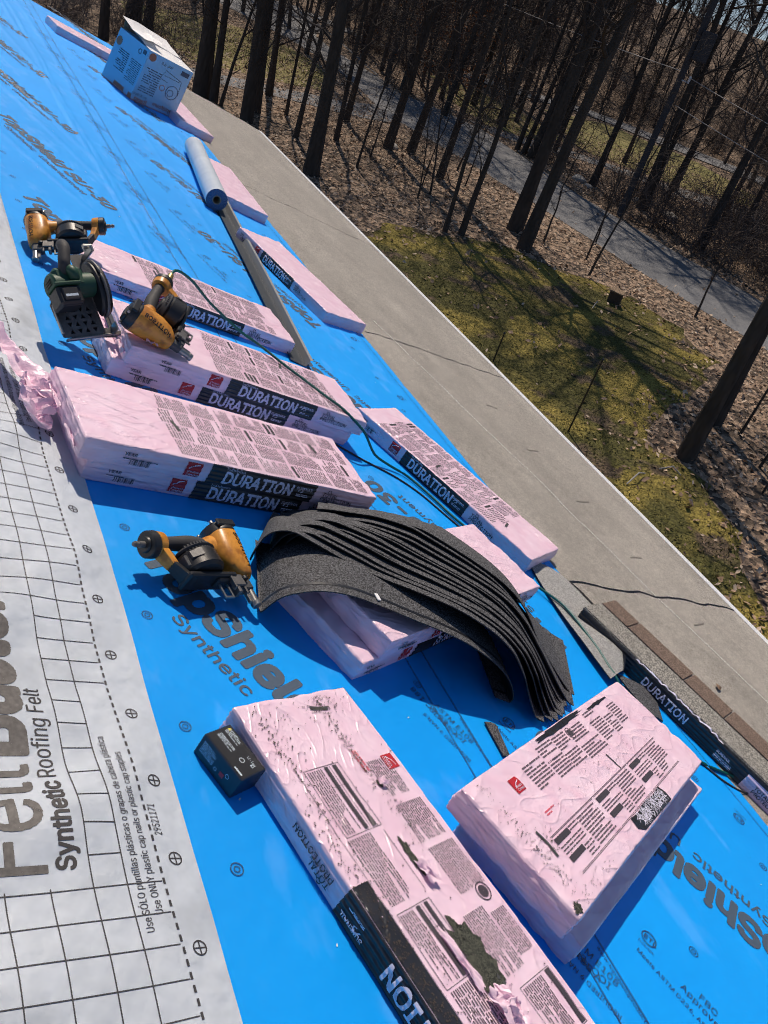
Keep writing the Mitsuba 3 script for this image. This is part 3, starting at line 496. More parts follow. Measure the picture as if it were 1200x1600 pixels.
part(B4a, 'end_flap', put(crumple((-.435, -.10, .073), (.022, .055), 21, 12, .03), F4), 'm_pink_scrap', smooth=50)
# bunched film at the upper end of the two double stacks
for K, FF, sd in ((B3a, F3, 31), (B4a, F4, 33)):
    part(K, 'end_fold', put(crumple((-.500, -.10, .012), (.012, .05), sd, 12, .02), FF), 'm_pink_scrap', smooth=50); part(K, 'end_fold', put(crumple((-.503, .08, .02), (.010, .06), sd + 1, 12, .018), FF), 'm_pink_scrap', smooth=50)

ORD = ['first', 'second', 'third', 'fourth', 'fifth', 'sixth', 'seventh', 'eighth', 'ninth', 'tenth', 'eleventh', 'twelfth', 'thirteenth', 'fourteenth']
# ------------------------------------------------------------------ loose shingles draped over the doubled bundles
def curve(pts, n): return spline(np.array(pts, float), n)
C0 = [(0, 0), (.013, .05), (.029, .087), (.065, .12), (.106, .144), (.155, .160), (.21, .167), (.29, .168), (.371, .166), (.45, .165), (.533, .160), (.633, .141), (.715, .112), (.775, .07), (.798, .035), (.79, .010), (.745, .003)]
C1 = [(0, .002), (-.004, .042), (-.001, .088), (.011, .116), (.034, .137), (.067, .148), (.146, .148), (.228, .148), (.322, .156), (.413, .171), (.567, .188), (.654, .183), (.743, .160), (.815, .114), (.886, .055), (.959, .004)]
CT = [(-.03, .135), (.0, .150), (.064, .175), (.165, .216), (.262, .236), (.381, .234), (.499, .226), (.578, .210), (.648, .178), (.725, .123), (.808, .075), (.945, .008)]
def shingle(label, A, B, C, seed, rise=.0, low=0.0, W=.318, tar=False, group='loose dark shingles draped over the bundles'):
    A, B = np.array(A), np.array(B); e_ = (B - A) / np.linalg.norm(B - A); w = np.array([e_[1], -e_[0]]); w = w if w[0] > 0 else -w     # towards the rake
    n, m = 64, 9; s = curve(C, n) if isinstance(C, list) else C
    t = np.gradient(s, axis=0); t /= np.linalg.norm(t, axis=1, keepdims=True); nn = np.c_[-t[:, 1], t[:, 0]]
    y = np.linspace(0, 1, m); P = np.zeros((2, n, m, 3)); rg = np.random.default_rng(seed); sk = rg.uniform(-.01, .01)
    for b, th in ((0, .0032), (1, 0.0)):
        q = s + nn * th
        for j in range(m):
            pl = A + e_ * (q[:, :1] + sk * y[j]) + w * (W * y[j]) ; g_ = np.interp(np.linspace(0, 1, n), [0, .06, .2, .38, .7, 1], [1, .95, .60, .36, .40, .5] if not low else [1, .9, .30, .10, .25, .6]); z = q[:, 1] * (1 - g_ * y[j] ** (1.4 if not low else 4.0)) + rise * y[j]
            P[b, :, j] = np.c_[-pl[:, 0], pl[:, 1], np.maximum(z, .026 + .0032 * (1 - b))]
    k = thing('roof_shingle', label, 'shingle', group)
    fl = np.cross(P[0, n // 2, 1] - P[0, n // 2, 0], P[0, n // 2 + 1, 0] - P[0, n // 2, 0])[2] > 0
    part(k, 'face', roofm(sheet(P[0], not fl)), 'm_shingle', smooth=True); part(k, 'underside', roofm(sheet(P[1], fl)), 'm_asphalt_edge', smooth=True)
    part(k, 'cut_edge', roofm(cat([sheet(P[:, :, 0]), sheet(P[:, :, -1]), sheet(P[:, 0]), sheet(P[:, -1])])), 'm_asphalt_edge')
    if tar:
        a, b = .10, .155; T0 = P[0, 3:-3, 0] * (1 - a) + P[0, 3:-3, 1] * a; 
        j0 = [np.stack([np.interp(q_, y, P[0, i, :, c]) for i in range(n) for c in range(3)]).reshape(n, 3) for q_ in (.085, .115)]
        part(k, 'sealant_line', roofm(sheet(np.stack([j0[0], j0[1]]) + [0, 0, .0012], False)), 'm_tar')
        i = 22; c = P[0, i, 0] * .3 + P[0, i, 1] * .7 + [0, 0, .004]; part(k, 'plastic_chip', roofm(xf(cbox([0, 0, 0], [.026, .011, .004], .001), frame(c, *np.eye(3)))), 'm_white', label='small white plastic chip')
    return k
n_l = 14
shingle('lowest dark shingle of the draped pile, bowed up, white chip near its edge', (1.37, 1.138), (1.115, 1.924), C0, 1, rise=-.0, low=.72, tar=True)
rg = np.random.default_rng(4); tt = np.cumsum(np.r_[0, rg.uniform(.25, 1.9, n_l - 2)]); tt /= tt[-1]
c1, cT = curve(C1, 64), curve(CT, 64)
c1u, cTu = c1 / np.linalg.norm(np.array([1.576 - 1.057, 1.186 - 1.992])), None
for i, t in enumerate(tt):
    A = np.array([1.576, 1.186]) * (1 - t) + np.array([1.714, 1.471]) * t; B = np.array([1.057, 1.992]) * (1 - t) + np.array([1.184, 2.238]) * t
    sh = rg.uniform(-.03, .03) * (0 < i < n_l - 2); A = A + np.array([-.56, .83]) * sh; B = B + np.array([-.56, .83]) * sh * .6
    lead = np.clip(1 - t * 3.2, 0, 1); start = 1 - lead   # only the lowest few keep the full bow at the up-slope end
    mixc = c1 * (1 - t) + cT * t; mixc[:, 1] += .016 * (1 - t) * np.clip(mixc[:, 1] / .1, 0, 1) + .0008 * i
    lab = 'arched dark shingle second from the bottom of the draped pile' if i == 0 else 'topmost dark shingle of the draped pile, its face toward the eave' if i == n_l - 2 else '%s dark shingle from the bottom of the draped fanned pile' % ORD[i + 1]
    shingle(lab, A, B, mixc, 10 + i, rise=0.0)
# dark shingle lying on the sheet below the pile, up-slope side, and under its right end
def flat_piece(name, label, catg, pts, mt, zf, under='m_asphalt_edge', group=None, th=.004, nx=30, ny=8):
    """bent strip between a first and a second long edge, each a list of (u, v, n)"""
    a, b = spline(pts[0], nx), spline(pts[1], nx); y = np.linspace(0, 1, ny)[None, :, None]; Q = a[:, None] * (1 - y) + b[:, None] * y
    Q[..., 2] += zf * np.sin(np.pi * y[..., 0]) ; Q[..., 0] *= -1
    k = thing(name, label, catg, group); up = np.array([0, 0, th]); fl = np.cross(Q[1, 0] - Q[0, 0], Q[0, 1] - Q[0, 0])[2] > 0
    part(k, 'face', roofm(sheet(Q + up, not fl)), mt, smooth=True); part(k, 'underside', roofm(sheet(Q, fl)), under, smooth=True)
    part(k, 'cut_edge', roofm(cat([sheet(np.stack([E_, E_ + up])) for E_ in (Q[0], Q[-1], Q[:, 0], Q[:, -1])])), 'm_asphalt_edge'); return k, Q
k, Q = flat_piece('turned_shingle', 'pale grey shingle lying face down beyond the draped pile, green hose across it', 'shingle', ([(1.945, 2.66, .012), (1.78, 2.61, .014), (1.60, 2.575, .02), (1.42, 2.545, .030), (1.265, 2.535, .030)], [(1.885, 2.835, .012), (1.76, 2.88, .016), (1.60, 2.865, .032), (1.43, 2.76, .055), (1.30, 2.635, .045)]), 'm_shingle_under', .010)
part(k, 'sealant_strip', roofm(sheet(np.stack([Q[2:, -2] * .75 + Q[2:, -1] * .25, Q[2:, -1]]) + [0, 0, .0062], True)), 'm_tar', label='dark strip along its curved edge')
flat_piece('shingle_scrap', 'small black shingle scrap sticking out past the right-hand stack', 'shingle scrap', ([(1.30, 2.60, .03), (1.11, 2.60, .03)], [(1.235, 2.80, .012), (1.10, 2.70, .012)]), 'm_shingle', .004)
flat_piece('shingle_scrap', 'dark shingle lying flat in the shade under the right end of the draped pile', 'shingle scrap', ([(1.06, 1.755, .010), (.945, 1.745, .010)], [(1.05, 1.795, .010), (.94, 1.77, .010)]), 'm_shingle', .004)

# ------------------------------------------------------------------ opened bundle along the eave: brown-tabbed shingles, film still on its upper side
FO = seat(1.60, 2.655 + .315, math.pi - math.atan2(.30, .954), 1.1, .315, .006)
FO = frame([-(1.60 - .5 * 1.1 * .954 - .1575 * .30 * -1), 2.655 + .55 * .30 + .1575 * .954, .006], [.954, .30, 0], [-.30, .954, 0], [0, 0, 1])
ko = thing('opened_bundle', 'opened bundle of brown-tabbed shingles along the eave, black lettered film on its upper side', 'shingle bundle')
hh = .068
for i in range(7):
    a, b = -.545 + .004 * (i % 3), .55; part(ko, 'shingle', put(cbox([.0 + .003 * (i % 2), .004 * math.sin(i * 2.0), .006 + i * .0095], [1.1, .30, .0088], .001), FO), 'm_asphalt_edge' if i < 6 else 'm_shingle_grey')
part(ko, 'headlap', put(cbox([0, -.070, hh + .001], [1.1, .158, .005], .001), FO), 'm_shingle_grey', label='pale grey granule headlap of the top shingle')
part(ko, 'sealant_line', put(cbox([0, .012, hh + .0005], [1.1, .010, .004], .001), FO), 'm_tar')
for i, (a, b) in enumerate(((-.545, -.415), (-.41, -.135), (-.13, .055), (.06, .29), (.295, .55))): part(ko, 'tab', put(cbox([(a + b) / 2, .086, hh + .002 + .0008 * (i % 2)], [b - a, .138, .006], .001), FO), 'm_shingle_brown')
PO = Pack(1.1, .33, .066, 51, amp=.003)
part(ko, 'film', put(PO.front(fine(quads2([(-.54, .002, .545, .064)]), .012), .006), FO), 'm_black_film', smooth=True, label='black film along its upper side')
part(ko, 'film', put(PO.front(fine(quads2([(.24, .002, .54, .058)]), .012), .0085), FO), 'm_pink_scrap', smooth=True, label='pink part of the film')
w_ = text2('DURATION', .030, True, .92); part(ko, 'lettering', put(PO.front(at2(w_, -.215, .020), .0095), FO), 'm_white_ink'); part(ko, 'fine_lettering', put(PO.front(cat([at2(text2('SURENAIL', .008, True), .12, .036), quads2(textlines(.12, .012, .07, .02, .006, r_))]), .0095), FO), 'm_white_ink', kind='stuff'); part(ko, 'side_print', put(PO.front(cat([at2(text2('TOTAL', .013, True), .28, .032), at2(text2('PROTECTION', .013, True), .28, .014)]), .0105), FO), 'm_ink', kind='stuff')
rg = np.random.default_rng(12); te = np.c_[np.linspace(-.28, .12, 40), -.172 + .004 * rg.random(40), .066 + .008 * rg.random(40)]
part(ko, 'torn_edge', put(sheet(np.stack([te, te + np.c_[np.zeros(40), .004 + .008 * rg.random(40), .004 * rg.random(40)]])), FO), 'm_white_ink', label='white torn lip of the film')

# ------------------------------------------------------------------ roll, metal strip, boxes
a, b = np.array([-5.31, 2.235, .074]), np.array([-6.72, 2.475, .074]); ax = (b - a) / np.linalg.norm(b - a); R_ = .070
kr = thing('underlayment_roll', 'fat grey-blue roll of underlayment lying on the sheet beside the metal strip', 'roll')
e1 = np.cross(ax, [0, 0, 1]); e1 /= np.linalg.norm(e1); e2 = np.cross(e1, ax); th = np.linspace(0, 2 * np.pi, 49); xs = np.linspace(0, 1, 12)
part(kr, 'wound_sheet', roofm(sheet(np.stack([a + (b - a) * x + R_ * (np.cos(th)[:, None] * e1 + np.sin(th)[:, None] * e2) * (1 + .006 * math.sin(9 * x)) for x in xs]))), 'm_roll', smooth=True)
for p, sg in ((a, -1), (b, 1)):
    for q in range(9):
        r0, r1 = .028 + q * .0046, .028 + (q + 1) * .0046 - .0007
        part(kr, 'end_winding', roofm(sheet(np.stack([p + ax * sg * .001 * (q % 2) + (np.cos(th)[:, None] * e1 + np.sin(th)[:, None] * e2) * r for r in (r0, r1)]))), 'm_roll_end')
    part(kr, 'core', roofm(cat([sheet(np.stack([p + ax * sg * o + (np.cos(th)[:, None] * e1 + np.sin(th)[:, None] * e2) * r for o, r in ((.002, .028), (.002, .023), (-.20, .022), (-.20, .001))]))])), 'm_card_brown', label='cardboard core')
fl_ = np.array([0.02, 0, 0]); th2 = np.linspace(-2.2, -.9, 10)
part(kr, 'loose_flap', roofm(sheet(np.stack([p + (R_ + .001 + .012 * np.clip((t - -1.5), 0, 1)) * (math.cos(t) * e1 + math.sin(t) * e2) for t in th2 for p in (a, b)]).reshape(10, 2, 3))), 'm_roll', smooth=True)
km = thing('metal_strip', 'long grey folded metal strip running from the roll to the pink bundles', 'flashing')
p0, p1 = np.array([-6.25, 2.46, .0]), np.array([-3.17, 2.035, .0]); d = (p1 - p0) / np.linalg.norm(p1 - p0); y = np.cross([0, 0, 1], d); F = frame((p0 + p1) / 2 + [0, 0, .014], d, y, [0, 0, 1]); Ls = np.linalg.norm(p1 - p0)
prof = [(-.062, .012), (-.058, .004), (.010, .000), (.028, .002), (.034, .036), (.046, .040), (.052, .034)]
xs = np.linspace(-Ls / 2, Ls / 2, 30); S = np.array([[[x, q[0], q[1] + .003 * math.sin(x * 3) ] for q in prof] for x in xs])
part(km, 'flange', roofm(xf(sheet(S[:, :4], True), F)), 'm_flashing', label='wide darker flange'); part(km, 'folded_lip', roofm(xf(sheet(S[:, 3:], True), F)), 'm_flashing_lip')
# small dark carton at the corner of the nearest bundle
kb = thing('small_carton', 'small black and navy carton set against the corner of the nearest pink bundle', 'box')
B = np.array([[.955, .848], [.861, .886]]); d = B[1] - B[0]; Lb = .112; d /= np.linalg.norm(d); F = frame([-(.905) , .893, .007], [-d[0], d[1], 0], [-d[1], -d[0], 0], [0, 0, 1])
F = frame([-.912, .897, .007], [-d[0], d[1], 0], np.cross([0, 0, 1], [-d[0], d[1], 0]), [0, 0, 1])
part(kb, 'carton', put(cbox([0, 0, .026], [.118, .070, .052], .0015), F), 'm_navy')
top = [quads2([(-.054, -.028, .054, .028)])]
part(kb, 'top_panel', put(mesh(np.asarray(quads2([(-.056, -.032, .056, .032)]).vertices) + [0, 0, .0528], [[0, 1, 2], [0, 2, 3]]), F), 'm_black')
pr = quads2(textlines(-.050, .010, .040, .018, .0034, r_, .5) + textlines(-.048, -.012, .045, .014, .0034, r_, .5) + [(.028, -.030, .050, -.026)]); sy = cat([ring2(.022, -.003, .006, .0015, 16), at2(stroke2([(0, 0), (.004, .008), (.008, 0), (0, 0)], .0018), .038, .006), at2(text2('Li-Ion', .006), .020, .012)])
part(kb, 'print', put(mesh(np.asarray(cat([pr, sy]).vertices) + [0, 0, .0536], cat([pr, sy]).faces), F), 'm_lightprint', label='pale small print on top')
m = poly2([(-.052, .020), (-.044, .020), (-.048, .028)]); part(kb, 'warning_mark', put(mesh(np.asarray(m.vertices) + [0, 0, .0538], m.faces), F), 'm_yellow')
m = cat([quads2(textlines(-.050, .012, .04, .032, .004, r_, .5)), ring2(.0, .018, .004, .0012, 14), ring2(.030, .03, .005, .0012, 14)]); q = np.asarray(m.vertices); part(kb, 'side_print', put(mesh(np.c_[q[:, 0], q[:, 0] * 0 - .0356, q[:, 1]], m.faces), F), 'm_card_blue', kind='stuff')
m = quads2([(.012, .016, .024, .026)]); q = np.asarray(m.vertices); part(kb, 'badge', put(mesh(np.c_[q[:, 0], q[:, 0] * 0 - .0358, q[:, 1]], m.faces), F), 'm_red')
# cardboard carton on the far bundles
kc = thing('cardboard_box', 'pale printed cardboard box with dented open top, standing far up the roof', 'box')
th = -.38; l_ = np.array([math.cos(th), math.sin(th)]); F = frame([-7.74, 2.20, .008], [-l_[0], l_[1], 0], [l_[1], l_[0], 0], [0, 0, 1])  # x: left face, y: right face
F = frame([-7.74, 2.20, .008], np.array([-l_[0], l_[1], 0]), np.array([l_[1] * 1.0, l_[0], 0]), np.array([0, 0, 1.0]))
a_, b_, hc = .45, .48, .42
def sidew(o, ex, L, bul, seed, n=18):
    X, Z = np.meshgrid(np.linspace(0, 1, n), np.linspace(0, 1, n), indexing='ij'); out = np.cross(ex, [0, 0, 1.0])
    D = bul * np.sin(np.pi * X) * np.sin(np.pi * (.15 + .85 * Z)) + .006 * (meshkit.noise(np.stack([X * 4, Z * 4, X * 0], -1), seed) - .5); lean = .02 * Z
    return np.array(o) + X[..., None] * L * np.array(ex) + Z[..., None] * np.array([0, 0, hc]) + (D + lean * 0)[..., None] * out
ex, ey = np.array([1.0, 0, 0]), np.array([0, 1.0, 0])
WL = sidew([a_, 0, 0], -ex, a_, .012, 1); WR = sidew([0, 0, 0], ey, b_, -.010, 2)
WB = sidew([0, b_, 0], ex, a_, .01, 3); WF = sidew([a_, b_, 0], -ey, b_, .01, 4)
for nm, Wl in (('side_panel', WL), ('side_panel', WR), ('side_panel', WB), ('side_panel', WF)): part(kc, nm, put(sheet(Wl), F), 'm_card_blue', smooth=True)
def topf(p, q, dr, L, z0, dz, seed):
    X, Y = np.meshgrid(np.linspace(0, 1, 10), np.linspace(0, 1, 8), indexing='ij'); p, q, dr = map(np.array, (p, q, dr))
    Q = p + X[..., None] * (q - p) + Y[..., None] * dr * L; Q[..., 2] = z0 + dz * Y ** 1.3 + .020 * (meshkit.noise(np.stack([X * 3, Y * 3, X * 0], -1), seed) - .5) * Y; return sheet(Q)
part(kc, 'top_flap', put(topf([-.006, 0, 0], [-.006, b_, 0], [1.0, 0, 0], .235, hc, .034, 5), F), 'm_card', smooth=True); part(kc, 'top_flap', put(topf([.21, -.004, 0], [.21, b_, 0], [1.0, 0, 0], .27, hc + .030, .055, 6), F), 'm_card', smooth=True, label='raised white top flap')
part(kc, 'top_flap', put(topf([.33, -.01, 0], [.10, -.01, 0], [0, 1.0, 0], .19, hc + .044, .022, 8), F), 'm_card', smooth=True)
part(kc, 'raised_flap', put(sheet(np.array([[[a_ + .02 * t, .02 + .25 * s, hc + .085 * t * (1 - .5 * s)] for t in np.linspace(0, 1, 5)] for s in np.linspace(0, 1, 8)])), F), 'm_card_brown', smooth=True, label='flap standing up at the back')
part(kc, 'tape', put(sheet(np.array([[[.205 + .02 * t, s * b_, hc + .042 + .003 * math.sin(9 * s)] for t in (0, 1)] for s in np.linspace(0, 1, 12)])), F), 'm_white_metal')
def onwall(Wl, m, lift, e=.05):
    m = fine(m, e); q = np.asarray(m.vertices) * [-1, 1, 1] + [1, 0, 0]; m = mesh(q, np.asarray(m.faces)[:, ::-1]); n = Wl.shape[0]; f = [RegularGridInterpolator((np.linspace(0, 1, n),) * 2, Wl[..., c], bounds_error=False, fill_value=None)(q[:, :2]) for c in range(3)]
    ctr = np.array([a_ / 2, b_ / 2, .2]); P_ = np.stack(f, -1); o = np.cross(Wl[-1, 0] - Wl[0, 0], [0, 0, 1.0]); o /= np.linalg.norm(o); o = o if o @ (Wl[n // 2, n // 2] - ctr) > 0 else -o
    return put(mesh(P_ + o * lift, m.faces), F)
part(kc, 'print', onwall(WL, cat([quads2(textlines(.06, .22, .36, .46, .036, r_, .4) + textlines(.50, .28, .32, .42, .04, r_, .5) + [(.06, .86, .16, .94)]), ring2(.25, .86, .05, .014), ring2(.87, .74, .0, .001)]), .002), 'm_card_ink', kind='stuff')
part(kc, 'band', onwall(WL, quads2([(.0, .0, .12, .10), (.28, .02, .62, .10), (.0, .0, 1.0, .012)]), .0015), 'm_card_red'); part(kc, 'badge', onwall(WL, cat([ring2(.90, .78, .085, .085)]), .0018), 'm_card_red'); part(kc, 'badge', onwall(WR, cat([ring2(.90, .90, .075, .075), ring2(.50, .46, .06, .012)]), .0018), 'm_card_red')
part(kc, 'print', onwall(WR, cat([ring2(.27, .45, .14, .012), ring2(.30, .43, .07, .010), stroke2([(.12, .45), (.16, .72), (.55, .80), (.62, .62), (.44, .60)], .012), stroke2([(.2, .70), (.56, .70)], .010), quads2(textlines(.60, .22, .34, .50, .045, r_, .4) + [(.06, .84, .24, .93)]), at2(text2('W4, 6.8', .05), .44, .86), at2(text2('in. 8 Rolls', .05), .70, .12)]), .002), 'm_card_ink', kind='stuff')
part(kc, 'band', onwall(WR, cat([quads2([(0, 0, 1, .014)]), at2(text2('Rapidfoam', .075, True), .03, .07), at2(text2('Rapid', .075, True), .66, .02)]), .0018), 'm_card_red')

# ------------------------------------------------------------------ torn film, scraps
kt = thing('torn_film', 'twisted strip of torn pink film trailing over the grey felt', 'plastic film')
def tf(pts, w, seed):
    p = spline(pts, 26); n = 9; t = np.gradient(p, axis=0); t /= np.linalg.norm(t, axis=1, keepdims=True); sd = np.cross(t, [0, 0, 1]); Q = np.zeros((26, n, 3)); ww = np.interp(np.linspace(0, 1, 26), np.linspace(0, 1, len(w)), w)
    for j, y in enumerate(np.linspace(-1, 1, n)): 
        q = np.c_[np.arange(26) * .5, np.full(26, y * 2.5), np.zeros(26)]; Q[:, j] = p + sd * (y * ww)[:, None] * .9 + np.c_[np.zeros((26, 2)), .05 * (meshkit.fbm(q, 3, seed) - .35) + .02 * np.abs(y)]
    Q[..., 0] *= -1; Q[..., 2] = np.maximum(Q[..., 2], .034); return sheet(Q)
part(kt, 'strip', roofm(tf([(2.42, .50, .06), (2.27, .60, .07), (2.17, .655, .06), (2.08, .70, .06), (2.03, .735, .05)], [.05, .06, .04, .05, .06, .03], 3)), 'm_pink_scrap', smooth=40)
part(kt, 'strip', roofm(tf([(2.16, .655, .05), (2.06, .66, .07), (1.99, .66, .05), (1.97, .70, .03)], [.02, .05, .06, .03], 8)), 'm_pink_scrap', smooth=40)
q = RW(np.array([-1.305, 3.43, .02])); L_ = np.array([[0, 0, 0], [.02, .014, .006], [.05, .012, .003], [.075, 0, 0.006], [.05, -.014, .008], [.02, -.012, .004], [.04, 0, .012]]) * 1.0
single('fallen_leaf', roofm(mesh(L_ * [.9, 1, 1] @ np.array([[.6, .8, 0], [-.8, .6, 0], [0, 0, 1]]).T + [-1.33, 3.40, .012], [[0, 1, 6], [1, 2, 6], [2, 3, 6], [3, 4, 6], [4, 5, 6], [5, 0, 6]])), 'm_leaf_c'); labels['fallen_leaf'] = {'label': 'single dead brown leaf on the grey eave strip', 'category': 'leaf'}
rg = np.random.default_rng(77); ch = []
for _ in range(60):
    u, v = rg.uniform(.4, 5.5), rg.uniform(.85, 2.6); s_ = rg.uniform(.0012, .0032); ch.append(xf(cbox([0, 0, 0], [s_ * 2.2, s_, s_ * .6], .0005), frame([-u, v, float(H_blue([[u, v]])[0]) + s_ * .4], *np.array([[math.cos(u * 40), math.sin(u * 40), 0], [-math.sin(u * 40), math.cos(u * 40), 0], [0, 0, 1]]))))
single('plastic_crumbs', roofm(cat(ch)), 'm_white'); labels['plastic_crumbs'] = {'label': 'tiny white plastic crumbs scattered over the blue sheet', 'category': 'debris', 'kind': 'stuff'}
# hose and cord
hz = [(2.775, 1.139, .294), (2.82, 1.165, .305), (2.865, 1.24, .285), (2.88, 1.38, .215), (2.84, 1.56, .160), (2.68, 1.72, .150), (2.52, 1.85, .150), (2.435, 1.955, .120), (2.41, 2.08, .035), (2.38, 2.21, .016), (2.25, 2.30, .014), (2.13, 2.35, .014), (2.02, 2.42, .014), (1.88, 2.49, .014), (1.75, 2.56, .022), (1.63, 2.61, .036), (1.51, 2.60, .042), (1.40, 2.585, .044), (1.29, 2.565, .042), (1.18, 2.57, .016), (1.05, 2.64, .014), (.93, 2.735, .014), (.86, 2.89, .014), (.78, 3.0, .012), (.62, 3.12, .012), (.3, 3.2, .012)]
p = spline(hz, 160); p[:, 0] *= -1; kh = thing('air_hose', 'thin green air hose snaking from the nailer across bundles and sheet', 'hose'); part(kh, 'line', roofm(tube(p, .0052, 10)), 'm_hose', smooth=True)
part(kh, 'coupling', roofm(cat([rod([-2.745, 1.128, .283], [-2.780, 1.141, .295], .011), rod([-2.725, 1.121, .277], [-2.748, 1.129, .284], .008)])), 'm_brass', smooth=35)
cz = [(2.47, 1.90, .010), (2.40, 2.02, .010), (2.34, 2.15, .010), (2.26, 2.24, .010), (2.14, 2.31, .010), (1.98, 2.40, .010)]; p = spline(cz, 60); p[:, 0] *= -1
kd = thing('black_cord', 'thin black cord on the blue sheet between the stacks, beside the green hose', 'cord'); part(kd, 'line', roofm(tube(p, .0035, 8)), 'm_rubber', smooth=True)
cz = [(1.0, 2.66, .010), (.925, 2.742, .010), (.85, 2.80, .010), (.815, 2.85, .010), (.79, 2.94, .010), (.74, 3.02, .008)]; p = spline(cz, 50); p[:, 0] *= -1
kd = thing('black_cord', 'short black cord curling out past the right-hand stack near the eave', 'cord'); part(kd, 'line', roofm(tube(p, .0035, 8)), 'm_rubber', smooth=True)

# ------------------------------------------------------------------ coil nailers and the saw
def nailer(label, cap, nose, hnd, word=True, plug=True):
    cap, nose, hnd = map(np.array, (cap, nose, hnd)); y = (nose - cap) / np.linalg.norm(nose - cap); mid = cap + y * .07
    x = hnd - mid; x -= y * (x @ y); x /= np.linalg.norm(x); z = np.cross(x, y); z = z if z[2] > 0 else -z
    F = frame(cap, x, y, z); k = thing('coil_nailer', label, 'nail gun'); P = lambda m: put(m, F)
    # barrel: rounded housing that flares toward the handle
    rings = []
    for yy, rx, rz, ox in ((.020, .040, .044, 0), (.026, .044, .047, .002), (.060, .045, .047, .006), (.095, .043, .045, .010), (.130, .036, .040, .006), (.150, .027, .030, .0), (.160, .019, .022, -.002), (.161, .005, .005, -.002)):
        a = np.linspace(0, 2 * np.pi, 25); ex = 2.6; c, s = np.cos(a), np.sin(a); rings.append(np.c_[ox + rx * np.sign(c) * np.abs(c) ** (2 / ex), np.full(25, yy), rz * np.sign(s) * np.abs(s) ** (2 / ex)])
    part(k, 'housing', P(sheet(np.array(rings), True)), 'm_orange', smooth=45, label='orange barrel housing')
    part(k, 'cap', P(cat([hull(np.vstack([[[r * math.cos(t), yy, r * 1.06 * math.sin(t)] for t in np.linspace(0, 2 * np.pi, 24)] for yy, r in ((-.012, .030), (-.004, .042), (.018, .047), (.024, .046))])), cbox([-.012, -.010, 0], [.05, .014, .030], .004), cbox([.0, .004, .045], [.06, .022, .010], .003)])), 'm_black', smooth=35, label='black end cap')
    for sx in (-1, 1):
        for sz in (-1, 1): part(k, 'bolt', P(rod([.030 * sx, -.012, .028 * sz], [.030 * sx, -.004, .028 * sz], .005, n=8)), 'm_steel')
    # grip and its end
    part(k, 'neck', P(hull(np.vstack([[[xx, .052 + ry * math.cos(t), rz * math.sin(t)] for t in np.linspace(0, 2 * np.pi, 18)] for xx, ry, rz in ((.020, .042, .030), (.060, .026, .024), (.078, .021, .021))]))), 'm_orange', smooth=40)
    gp = spline([(.072, .050, 0), (.12, .045, 0), (.175, .046, 0), (.212, .050, 0)], 16); gr = np.array([.0195 + .0022 * math.sin(i * .4) for i in range(16)])
    part(k, 'grip', P(tube(gp, gr, 18, True)), 'm_rubber', smooth=40, label='grey rubber grip')
    part(k, 'grip_ring', P(cat([rod([.205, .050, 0], [.232, .052, 0], .030, .033, 26), hull([[.212, .052, .018], [.212, .052, -.018], [.232, .060, .02], [.232, .060, -.02], [.214, .118, .014], [.214, .118, -.014], [.196, .118, .014], [.196, .118, -.014]])])), 'm_orange', smooth=35)
    part(k, 'grip_end', P(cat([rod([.230, .052, 0], [.252, .053, 0], .034, .033, 28), rod([.252, .053, 0], [.257, .053, 0], .020, .018, 20)])), 'm_black', smooth=35)
    if plug: part(k, 'air_plug', P(cat([rod([.256, .053, 0], [.272, .053, 0], .008, n=12), rod([.270, .053, 0], [.288, .053, 0], .0055, n=12), rod([.278, .053, 0], [.283, .053, 0], .0075, n=12)])), 'm_dull_steel', smooth=35)
    # trigger, magazine canister with ribbed lid, carrier bracket
    part(k, 'trigger', P(hull([[.066, .080, .008], [.066, .080, -.008], [.092, .078, .008], [.092, .078, -.008], [.080, .104, .006], [.080, .104, -.006], [.072, .104, .006], [.072, .104, -.006]])), 'm_black')
    c = np.array([.128, .0, 0]); part(k, 'magazine', P(rod(c + [0, .092, 0], c + [0, .150, 0], .057, .059, 36, .008)), 'm_black', smooth=35, label='round black nail magazine')
    part(k, 'magazine_lid', P(cat([rod(c + [0, .076, 0], c + [0, .093, 0], .046, .058, 36, .004), rod(c + [0, .070, 0], c + [0, .077, 0], .028, .030, 24)])), 'm_rubber', smooth=35)
    for i in range(10):
        t = i * .16 + .6; part(k, 'lid_rib', P(cbox(c + [.050 * math.cos(t), .088, .050 * math.sin(t)], [.006, .020, .006], .001)), 'm_dgrey')
    part(k, 'magazine_latch', P(cat([hull([[.150, .104, .056], [.176, .104, .040], [.150, .124, .058], [.176, .124, .042], [.150, .104, .050], [.176, .104, .034], [.150, .124, .052], [.176, .124, .036]]), cbox([.178, .122, .004], [.014, .034, .05], .003)])), 'm_dgrey')
    part(k, 'carrier', P(cat([hull([[.20, .112, .014], [.20, .112, -.014], [.214, .112, .014], [.214, .112, -.014], [.186, .166, .020], [.186, .166, -.020], [.170, .168, .020], [.170, .168, -.020]]), cbox([.118, .160, 0], [.150, .014, .060], .004), cbox([.060, .166, .004], [.090, .020, .034], .004)])), 'm_black', smooth=30)
    # nose, feed door, driver guide
    part(k, 'nose', P(cat([rod([.0, .150, 0], [0, .196, 0], .017, .013, 14), cbox([.010, .176, 0], [.040, .040, .030], .004), cbox([.032, .186, .013], [.050, .024, .010], .003)])), 'm_dgrey', smooth=30)
